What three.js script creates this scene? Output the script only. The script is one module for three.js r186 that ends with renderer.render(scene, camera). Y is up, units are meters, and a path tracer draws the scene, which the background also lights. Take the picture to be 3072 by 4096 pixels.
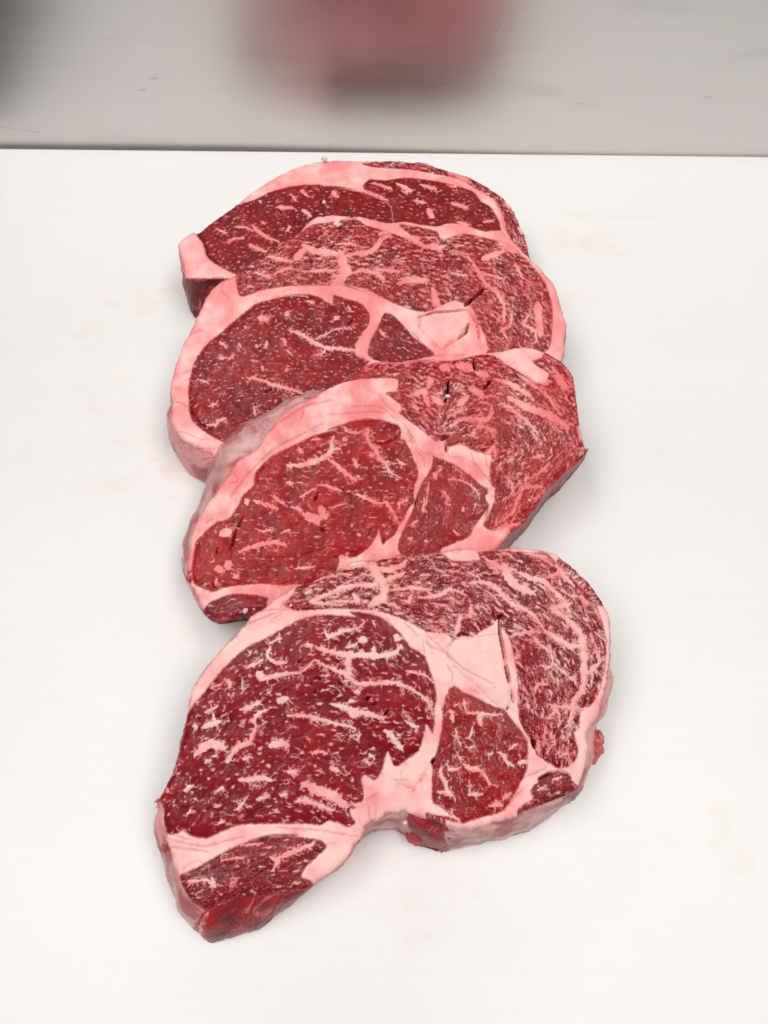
import * as THREE from 'three';
import { RectAreaLightUniformsLib } from 'three/addons/lights/RectAreaLightUniformsLib.js';
import { RoundedBoxGeometry } from 'three/addons/geometries/RoundedBoxGeometry.js';
import { mergeGeometries, mergeVertices } from 'three/addons/utils/BufferGeometryUtils.js';

// ---------------------------------------------------------------- camera, light, exposure
const scene = new THREE.Scene();
scene.background = new THREE.Color(0.17, 0.17, 0.173);           // uniform grey added as ambient fill, in place of the unseen pale room
const CAM_H = 0.39, PITCH = 66, WALL_Z = -0.449;
const camera = new THREE.PerspectiveCamera(67, 0.75, 0.01, 12);
camera.position.set(0, CAM_H, 0);
camera.rotation.order = 'YXZ';
camera.rotation.set(-PITCH * Math.PI / 180, 0, 0.0105);
camera.focus = 0.385; camera.userData.fStop = 15;
camera.updateMatrixWorld(true); camera.updateProjectionMatrix();
const renderer = new THREE.WebGLRenderer({ antialias: true });
renderer.toneMapping = THREE.LinearToneMapping;
renderer.toneMappingExposure = 1.0;
renderer.shadowMap.enabled = true;
RectAreaLightUniformsLib.init();
const LAMPS = [[-0.58, 1.5, -0.02, 5.45], [0.58, 1.5, -0.02, 5.45]];  // two LED ceiling panels: x, height, z, strength

// ---------------------------------------------------------------- helpers
let seed = 7;
const rnd = () => { seed = (seed * 1664525 + 1013904223) >>> 0; return seed / 4294967296; };
const rr = (a, b) => a + (b - a) * rnd();
const clamp = (x, a = 0, b = 1) => x < a ? a : x > b ? b : x;
const sstep = (a, b, x) => { const t = clamp((x - a) / (b - a)); return t * t * (3 - 2 * t); };
const lerp = (a, b, t) => a + (b - a) * t;
const PERM = new Uint8Array(512), GX = new Float32Array(256), GY = new Float32Array(256);
{
  const p = [...Array(256).keys()];
  for (let i = 255; i > 0; i--) { const j = Math.floor(rnd() * (i + 1)); [p[i], p[j]] = [p[j], p[i]]; }
  for (let i = 0; i < 512; i++) PERM[i] = p[i & 255];
  for (let i = 0; i < 256; i++) { const a = rnd() * 6.2832; GX[i] = Math.cos(a) * 1.41; GY[i] = Math.sin(a) * 1.41; }
}
function noise(x, y) {                                            // gradient noise, about -1 to 1
  const X = Math.floor(x), Y = Math.floor(y), fx = x - X, fy = y - Y, xi = X & 255, yi = Y & 255;
  const a = PERM[PERM[xi] + yi], b = PERM[PERM[xi + 1] + yi], c = PERM[PERM[xi] + yi + 1], d = PERM[PERM[xi + 1] + yi + 1];
  const u = fx * fx * fx * (fx * (fx * 6 - 15) + 10), v = fy * fy * fy * (fy * (fy * 6 - 15) + 10);
  const n0 = GX[a] * fx + GY[a] * fy, n1 = GX[b] * (fx - 1) + GY[b] * fy;
  const n2 = GX[c] * fx + GY[c] * (fy - 1), n3 = GX[d] * (fx - 1) + GY[d] * (fy - 1);
  return (n0 + (n1 - n0) * u) * (1 - v) + (n2 + (n3 - n2) * u) * v;
}
const fbm = (x, y, o = 3) => { let s = 0, a = 0.5; for (let i = 0; i < o; i++) { s += a * noise(x, y); x = x * 2.03 + 17.1; y = y * 2.03 - 9.7; a *= 0.5; } return s; };
function edt(mask, w, h) {                                        // distance in pixels to the nearest set pixel
  const INF = 1e12, f = new Float64Array(w * h), n = Math.max(w, h), v = new Int32Array(n), z = new Float64Array(n + 1), g = new Float64Array(n);
  for (let i = 0; i < w * h; i++) f[i] = mask[i] ? 0 : INF;
  const pass = (off, step, len) => {
    let k = 0; v[0] = 0; z[0] = -INF; z[1] = INF;
    for (let i = 0; i < len; i++) g[i] = f[off + i * step];
    for (let q = 1; q < len; q++) {
      let s;
      do { const r = v[k]; s = ((g[q] + q * q) - (g[r] + r * r)) / (2 * q - 2 * r); } while (s <= z[k] && k-- > 0);
      k++; v[k] = q; z[k] = s; z[k + 1] = INF;
    }
    k = 0;
    for (let q = 0; q < len; q++) { while (z[k + 1] < q) k++; f[off + q * step] = (q - v[k]) ** 2 + g[v[k]]; }
  };
  for (let x = 0; x < w; x++) pass(x, w, h);
  for (let y = 0; y < h; y++) pass(y * w, 1, w);
  const o = new Float32Array(w * h); for (let i = 0; i < w * h; i++) o[i] = Math.sqrt(f[i]);
  return o;
}
function fillPoly(buf, w, h, pts, val) {                          // scanline fill, pts in pixels
  let lo = 1e9, hi = -1e9; for (const p of pts) { lo = Math.min(lo, p[1]); hi = Math.max(hi, p[1]); }
  for (let y = Math.max(0, Math.floor(lo)); y <= Math.min(h - 1, Math.ceil(hi)); y++) {
    const xs = [];
    for (let i = 0; i < pts.length; i++) { const a = pts[i], b = pts[(i + 1) % pts.length]; if ((a[1] <= y) !== (b[1] <= y)) xs.push(a[0] + (y - a[1]) / (b[1] - a[1]) * (b[0] - a[0])); }
    xs.sort((p, q) => p - q);
    for (let i = 0; i + 1 < xs.length; i += 2) for (let x = Math.max(0, Math.ceil(xs[i])); x <= Math.min(w - 1, xs[i + 1]); x++) buf[y * w + x] = val;
  }
}
function dataTex(data, w, h, srgb = false) {
  const t = new THREE.DataTexture(data, w, h, THREE.RGBAFormat); if (srgb) t.colorSpace = THREE.SRGBColorSpace;
  t.magFilter = THREE.LinearFilter; t.minFilter = THREE.LinearFilter; t.needsUpdate = true; return t;
}
const toS = (c) => { c = clamp(c); return c <= 0.0031308 ? c * 12.92 * 255 : (1.055 * Math.pow(c, 1 / 2.4) - 0.055) * 255; };
const S_LUT = new Uint8Array(4097); for (let i = 0; i <= 4096; i++) S_LUT[i] = Math.round(toS(i / 4096));
const s8 = (c) => S_LUT[Math.round(clamp(c) * 4096)];
const names = {};
const numbered = (n) => { const k = names[n] = (names[n] ?? -1) + 1; return k ? `${n}_${String(k).padStart(3, '0')}` : n; };
function tag(o, label, category, group, kind) {
  if (label) o.userData.label = label; if (category) o.userData.category = category;
  if (group) o.userData.group = group; if (kind) o.userData.kind = kind; return o;
}
function mesh(name, geo, mat, parent = scene) {
  const m = new THREE.Mesh(geo, mat); m.name = parent === scene ? numbered(name) : name; m.castShadow = m.receiveShadow = true; parent.add(m); return m;
}
// reading of the photograph: each traced list is given in the pixels of an enlarged crop and turned into photograph pixels
const Z = (x0, y0, w) => (a) => a.map((p) => [x0 + p[0] * w / 1659, y0 + p[1] * w / 1659, ...p.slice(2)]);
const W = (w) => w / 1659;                                        // crop pixels to photograph pixels, for widths
const crop = { P: [0, 0, 3072], A: [600, 2350, 650], B: [1150, 2350, 650], C: [600, 2950, 650], D: [1150, 2850, 650], E: [1700, 2150, 800], F: [1700, 2700, 800], G: [950, 2150, 800], T: [550, 2950, 1100],
  H: [700, 1500, 650], I: [1150, 1350, 650], J: [700, 1900, 650], K: [1200, 1800, 650], L: [1600, 1350, 800], M: [600, 1100, 700], N: [900, 800, 800], O: [650, 600, 800], Q: [1300, 550, 1050] };
const px = (s) => {                                               // 'A 10,20 30,40 B 5,6' -> photograph pixels
  const out = []; let z = crop.P;
  for (const tok of s.trim().split(/\s+/)) {
    if (crop[tok]) { z = crop[tok]; continue; }
    const v = tok.split(','), n = v.map(Number);
    out.push([z[0] + n[0] * W(z[2]), z[1] + n[1] * W(z[2])]);
  }
  return out;
};
const veins = (s) => s.trim().split(';').map((l) => l.trim()).filter(Boolean).map((l) => {   // 'B 40 x,y x,y' : crop, width, points
  const [c, w, ...pts] = l.split(/\s+/); const z = crop[c], ws = w.split('>').map((v) => Number(v) * W(z[2]));
  return { w: ws, p: px(c + ' ' + pts.join(' ')) };
});
// 'E 610,660 ...' outline tokens: x,y[,kind[,shoulderX,shoulderY,shoulderHeightMm]]
const outlineOf = (s) => {
  const out = []; let z = crop.P;
  for (const tok of s.trim().split(/\s+/)) {
    if (crop[tok]) { z = crop[tok]; continue; }
    const v = tok.split(','), at = (a, b) => [z[0] + Number(a) * W(z[2]), z[1] + Number(b) * W(z[2])];
    out.push({ p: at(v[0], v[1]), t: v[2] || '', s: v[3] ? [...at(v[3], v[4]), Number(v[5]) / 1000] : null });
  }
  return out;
};
const _v = new THREE.Vector3();
function ray(x, y) { _v.set(x / 1536 - 1, 1 - y / 2048, 0.5).unproject(camera).sub(camera.position).normalize(); return [_v.x, _v.y, _v.z]; }
function onHeight(x, y, h) { const d = ray(x, y), t = (h - CAM_H) / d[1]; return [d[0] * t, d[2] * t]; }
function onTop(x, y, T) { const d = ray(x, y); let h = 0.04, q; for (let i = 0; i < 24; i++) { const t = (h - CAM_H) / d[1]; q = [d[0] * t, d[2] * t]; h = lerp(h, T(q[0], q[1]), 0.7); } return q; }

// ---------------------------------------------------------------- the setting: wall, counter, board
const grey = (r, ro, me = 0) => new THREE.MeshStandardMaterial({ color: new THREE.Color(r, r, r), roughness: ro, metalness: me });
{ // brushed steel wall
  const w = 2048, h = 512, col = new Uint8Array(w * h * 4), rough = new Uint8Array(w * h * 4), bump = new Uint8Array(w * h * 4);
  const rows = new Float32Array(h); for (let y = 0; y < h; y++) rows[y] = rr(-1, 1);
  for (let y = 0; y < h; y++) for (let x = 0; x < w; x++) {
    const i = (y * w + x) * 4, g = noise(x * 0.012 + 40, y * 0.9) * 0.6 + noise(x * 0.04, y * 1.7 + 9) * 0.4 + rows[y] * 0.25, sm = fbm(x * 0.004 + 3, y * 0.02, 4), blot = sstep(0.2, 0.5, fbm(x * 0.008 + 80, y * 0.03 + 4, 4));
    const k = 0.70 + g * 0.022 + sm * 0.04 - blot * 0.03;
    col[i] = s8(k * 1.02); col[i + 1] = s8(k * 0.97); col[i + 2] = s8(k * 0.945); col[i + 3] = 255;
    const ro = clamp(0.33 + g * 0.025 + sm * 0.05 + blot * 0.05) * 255; rough[i] = rough[i + 1] = rough[i + 2] = ro; rough[i + 3] = 255;
    const b = clamp(0.5 + g * 0.4) * 255; bump[i] = bump[i + 1] = bump[i + 2] = b; bump[i + 3] = 255;
  }
  const line = (x0, y0, x1, y1, d, f) => { f = lerp(1, f, 0.3); const n = 400, seen = new Set(); for (let k = 0; k < n; k++) { const t = k / n, x = Math.round(lerp(x0, x1, t) + Math.sin(t * 3) * 3), y = Math.round(lerp(y0, y1, t)); for (let e = 0; e < d; e++) { const i = ((y + e) * w + x) * 4; if (i < 0 || i > col.length - 4 || seen.has(i)) continue; seen.add(i); for (let c = 0; c < 3; c++) col[i + c] = clamp(col[i + c] * f, 0, 255); } } };
  // marks read off the photograph: a pale scratch, a dark rub line, a few specks
  const at = (X, Y) => { const d = ray(X * 1.8517, Y * 1.8517), t = (WALL_Z - 0.006) / d[2]; const x = d[0] * t, y = CAM_H + d[1] * t; return [(x + 0.8) / 1.6 * w, (y + 0.02) / 0.4 * h]; };
  for (const [a, b, c, d, k, f] of [[1060, 85, 1085, 55, 1, 1.18], [1085, 55, 1150, 28, 1, 1.15], [0, 272, 88, 283, 1, 0.72], [220, 92, 400, 106, 2, 0.95], [240, 210, 345, 226, 1, 0.9], [0, 178, 90, 176, 1, 0.92]]) line(...at(a, b), ...at(c, d), k, f);
  for (const [a, b, f] of [[323, 175, 0.7], [298, 197, 0.75], [1518, 208, 0.8], [1240, 222, 0.85], [690, 232, 0.88]]) { const q = at(a, b); line(q[0], q[1], q[0] + 5, q[1], 2, f); }
  const m = new THREE.MeshPhysicalMaterial({ metalness: 1, roughness: 1, map: dataTex(col, w, h, true), roughnessMap: dataTex(rough, w, h), bumpMap: dataTex(bump, w, h), bumpScale: 0.00004, anisotropy: 0.6, anisotropyRotation: Math.PI / 2 });
  const geo = new THREE.BoxGeometry(1.6, 0.4, 0.004, 160, 4, 1), gp = geo.attributes.position;
  for (let i = 0; i < gp.count; i++) { const x = gp.getX(i); gp.setZ(i, gp.getZ(i) + 0.0008 * Math.sin((x - 0.02) * 11) * Math.exp(-x * x * 10)); }   // the sheet is not quite flat
  geo.computeVertexNormals();
  const wall = mesh('wall', geo, m); wall.position.set(0, 0.18, WALL_Z - 0.0172); wall.rotation.set(-0.075, -0.004, 0); tag(wall, 'brushed stainless steel splashback behind the white cutting board', null, null, 'structure');
}
{
  const c = mesh('counter', new RoundedBoxGeometry(1.7, 0.03, 1.0, 2, 0.004), new THREE.MeshStandardMaterial({ color: new THREE.Color(0.5, 0.5, 0.5), metalness: 1, roughness: 0.4 }));
  c.position.set(0, -0.036, WALL_Z + 0.49); tag(c, 'steel counter under the cutting board', null, null, 'structure');
}
const BOARD = { x0: -0.5, x1: 0.5, z0: WALL_Z, z1: 0.33 };
{
  const w = 2048, h = 1600, col = new Uint8Array(w * h * 4), bump = new Uint8Array(w * h * 4), B = BOARD, ppx = w / (B.x1 - B.x0), ppz = h / (B.z1 - B.z0);
  const st = new Float32Array(w * h), sc = new Float32Array(w * h);
  const spots = [ // stains seen on the board: x, y (photo at 1659 wide), rx, ry mm, strength, hue 0 pink 1 brown
    [300, 640, 22, 14, 0.5, 0.5], [225, 720, 18, 10, 0.35, 0.7], [215, 850, 20, 14, 0.4, 0.6], [285, 930, 16, 14, 0.3, 0.6], [350, 1010, 14, 8, 0.8, 0.1], [385, 1055, 12, 6, 0.6, 0.1], [230, 1050, 22, 8, 0.35, 0.5], [1250, 520, 26, 8, 0.5, 0.7], [1300, 465, 34, 4, 0.35, 0.9], [1290, 545, 22, 3, 0.4, 0.8], [1220, 640, 18, 12, 0.25, 0.4],
    [900, 1920, 14, 22, 0.32, 0.05], [890, 2020, 8, 10, 0.35, 0.1], [1590, 1840, 9, 16, 0.4, 0.9], [1560, 1770, 5, 8, 0.35, 0.8], [1500, 1415, 3, 2, 0.6, 0.9], [480, 2010, 10, 5, 0.3, 0.0], [1190, 1310, 14, 9, 0.2, 0.1], [370, 1360, 16, 7, 0.25, 0.6], [120, 1540, 30, 20, 0.12, 0.6], [1450, 900, 40, 30, 0.1, 0.5], [1480, 1500, 22, 12, 0.15, 0.5], [870, 1880, 34, 16, 0.25, 0.0]];
  for (const [X, Y, rx, ry, s, hue] of spots) {
    const q = onHeight(X * 1.8517, Y * 1.8517, 0), cx = (q[0] - B.x0) * ppx, cy = (q[1] - B.z0) * ppz, ax = rx / 1000 * ppx, ay = ry / 1000 * ppz;
    for (let y = Math.max(0, Math.floor(cy - ay * 2)); y < Math.min(h, cy + ay * 2); y++) for (let x = Math.max(0, Math.floor(cx - ax * 2)); x < Math.min(w, cx + ax * 2); x++) {
      const d = Math.hypot((x - cx) / ax, (y - cy) / ay) * 0.9 + fbm(x * 0.03 + X, y * 0.06, 4) * 1.1, k = 1.2 * s * sstep(1.25, 0.3, d) * clamp(0.5 + fbm(x * 0.03 + Y, y * 0.045, 4) * 1.7) ;
      const i = y * w + x; if (k > st[i]) { st[i] = k; sc[i] = hue; }
    }
  }
  const hb = new Float32Array(w * h).fill(0.5), lightM = new Float32Array(w * h);
  for (let k = 0; k < 900; k++) {                                  // knife scars
    let x = rr(0, w), y = rr(0, h), a = rr(-0.5, 0.5) + (rnd() < 0.2 ? 1.4 : 0), n = rr(15, 190), d = rr(0.02, 0.16);
    for (let j = 0; j < n; j++) { a += rr(-0.006, 0.006); x += Math.cos(a); y += Math.sin(a); const i = Math.round(y) * w + Math.round(x); if (x > 0 && y > 0 && x < w - 1 && y < h - 1) { hb[i] -= d; lightM[i] -= d * 0.13; } }
  }
  for (let k = 0; k < 150; k++) { const x = Math.floor(rr(2, w - 3)), y = Math.floor(rr(2, h - 3)), f = rnd() < 0.5 ? -0.25 * rnd() : 0.06; lightM[y * w + x] += f; if (rnd() < 0.4) lightM[y * w + x + 1] += f * 0.7; }
  for (let y = 0; y < h; y++) for (let x = 0; x < w; x++) {
    const i = y * w + x, j = i * 4, n = fbm(x * 0.006, y * 0.009, 4), f = noise(x * 0.7, y * 0.7) * 0.004, rub = noise(x * 0.004 + 5, y * 0.16) * 0.006, k = 0.818 + n * 0.022 + f + rub + lightM[i], s = st[i];
    const tint = [lerp(1.0, 0.975, sc[i]), lerp(0.83, 0.89, sc[i]), lerp(0.82, 0.80, sc[i])];
    col[j] = s8(k * lerp(1, tint[0], s)); col[j + 1] = s8(k * 0.989 * lerp(1, tint[1], s)); col[j + 2] = s8(k * 0.985 * lerp(1, tint[2], s)); col[j + 3] = 255;
    const b = clamp(hb[i] + noise(x * 0.35, y * 0.35) * 0.10 + noise(x * 0.9, y * 0.9) * 0.08) * 255; bump[j] = bump[j + 1] = bump[j + 2] = b; bump[j + 3] = 255;
  }
  const geo = new RoundedBoxGeometry(B.x1 - B.x0, 0.02, B.z1 - B.z0, 3, 0.003), pos = geo.attributes.position, uv = geo.attributes.uv;
  for (let i = 0; i < pos.count; i++) uv.setXY(i, pos.getX(i) / (B.x1 - B.x0) + 0.5, pos.getZ(i) / (B.z1 - B.z0) + 0.5);
  const m = new THREE.MeshPhysicalMaterial({ map: dataTex(col, w, h, true), bumpMap: dataTex(bump, w, h), bumpScale: 0.00018, roughness: 0.42 });
  const b = mesh('cutting_board', geo, m); b.position.set((B.x0 + B.x1) / 2, -0.0101, (B.z0 + B.z1) / 2);
  tag(b, 'wide white plastic cutting board with faint stains, under the steaks', 'cutting board');
}

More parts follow.
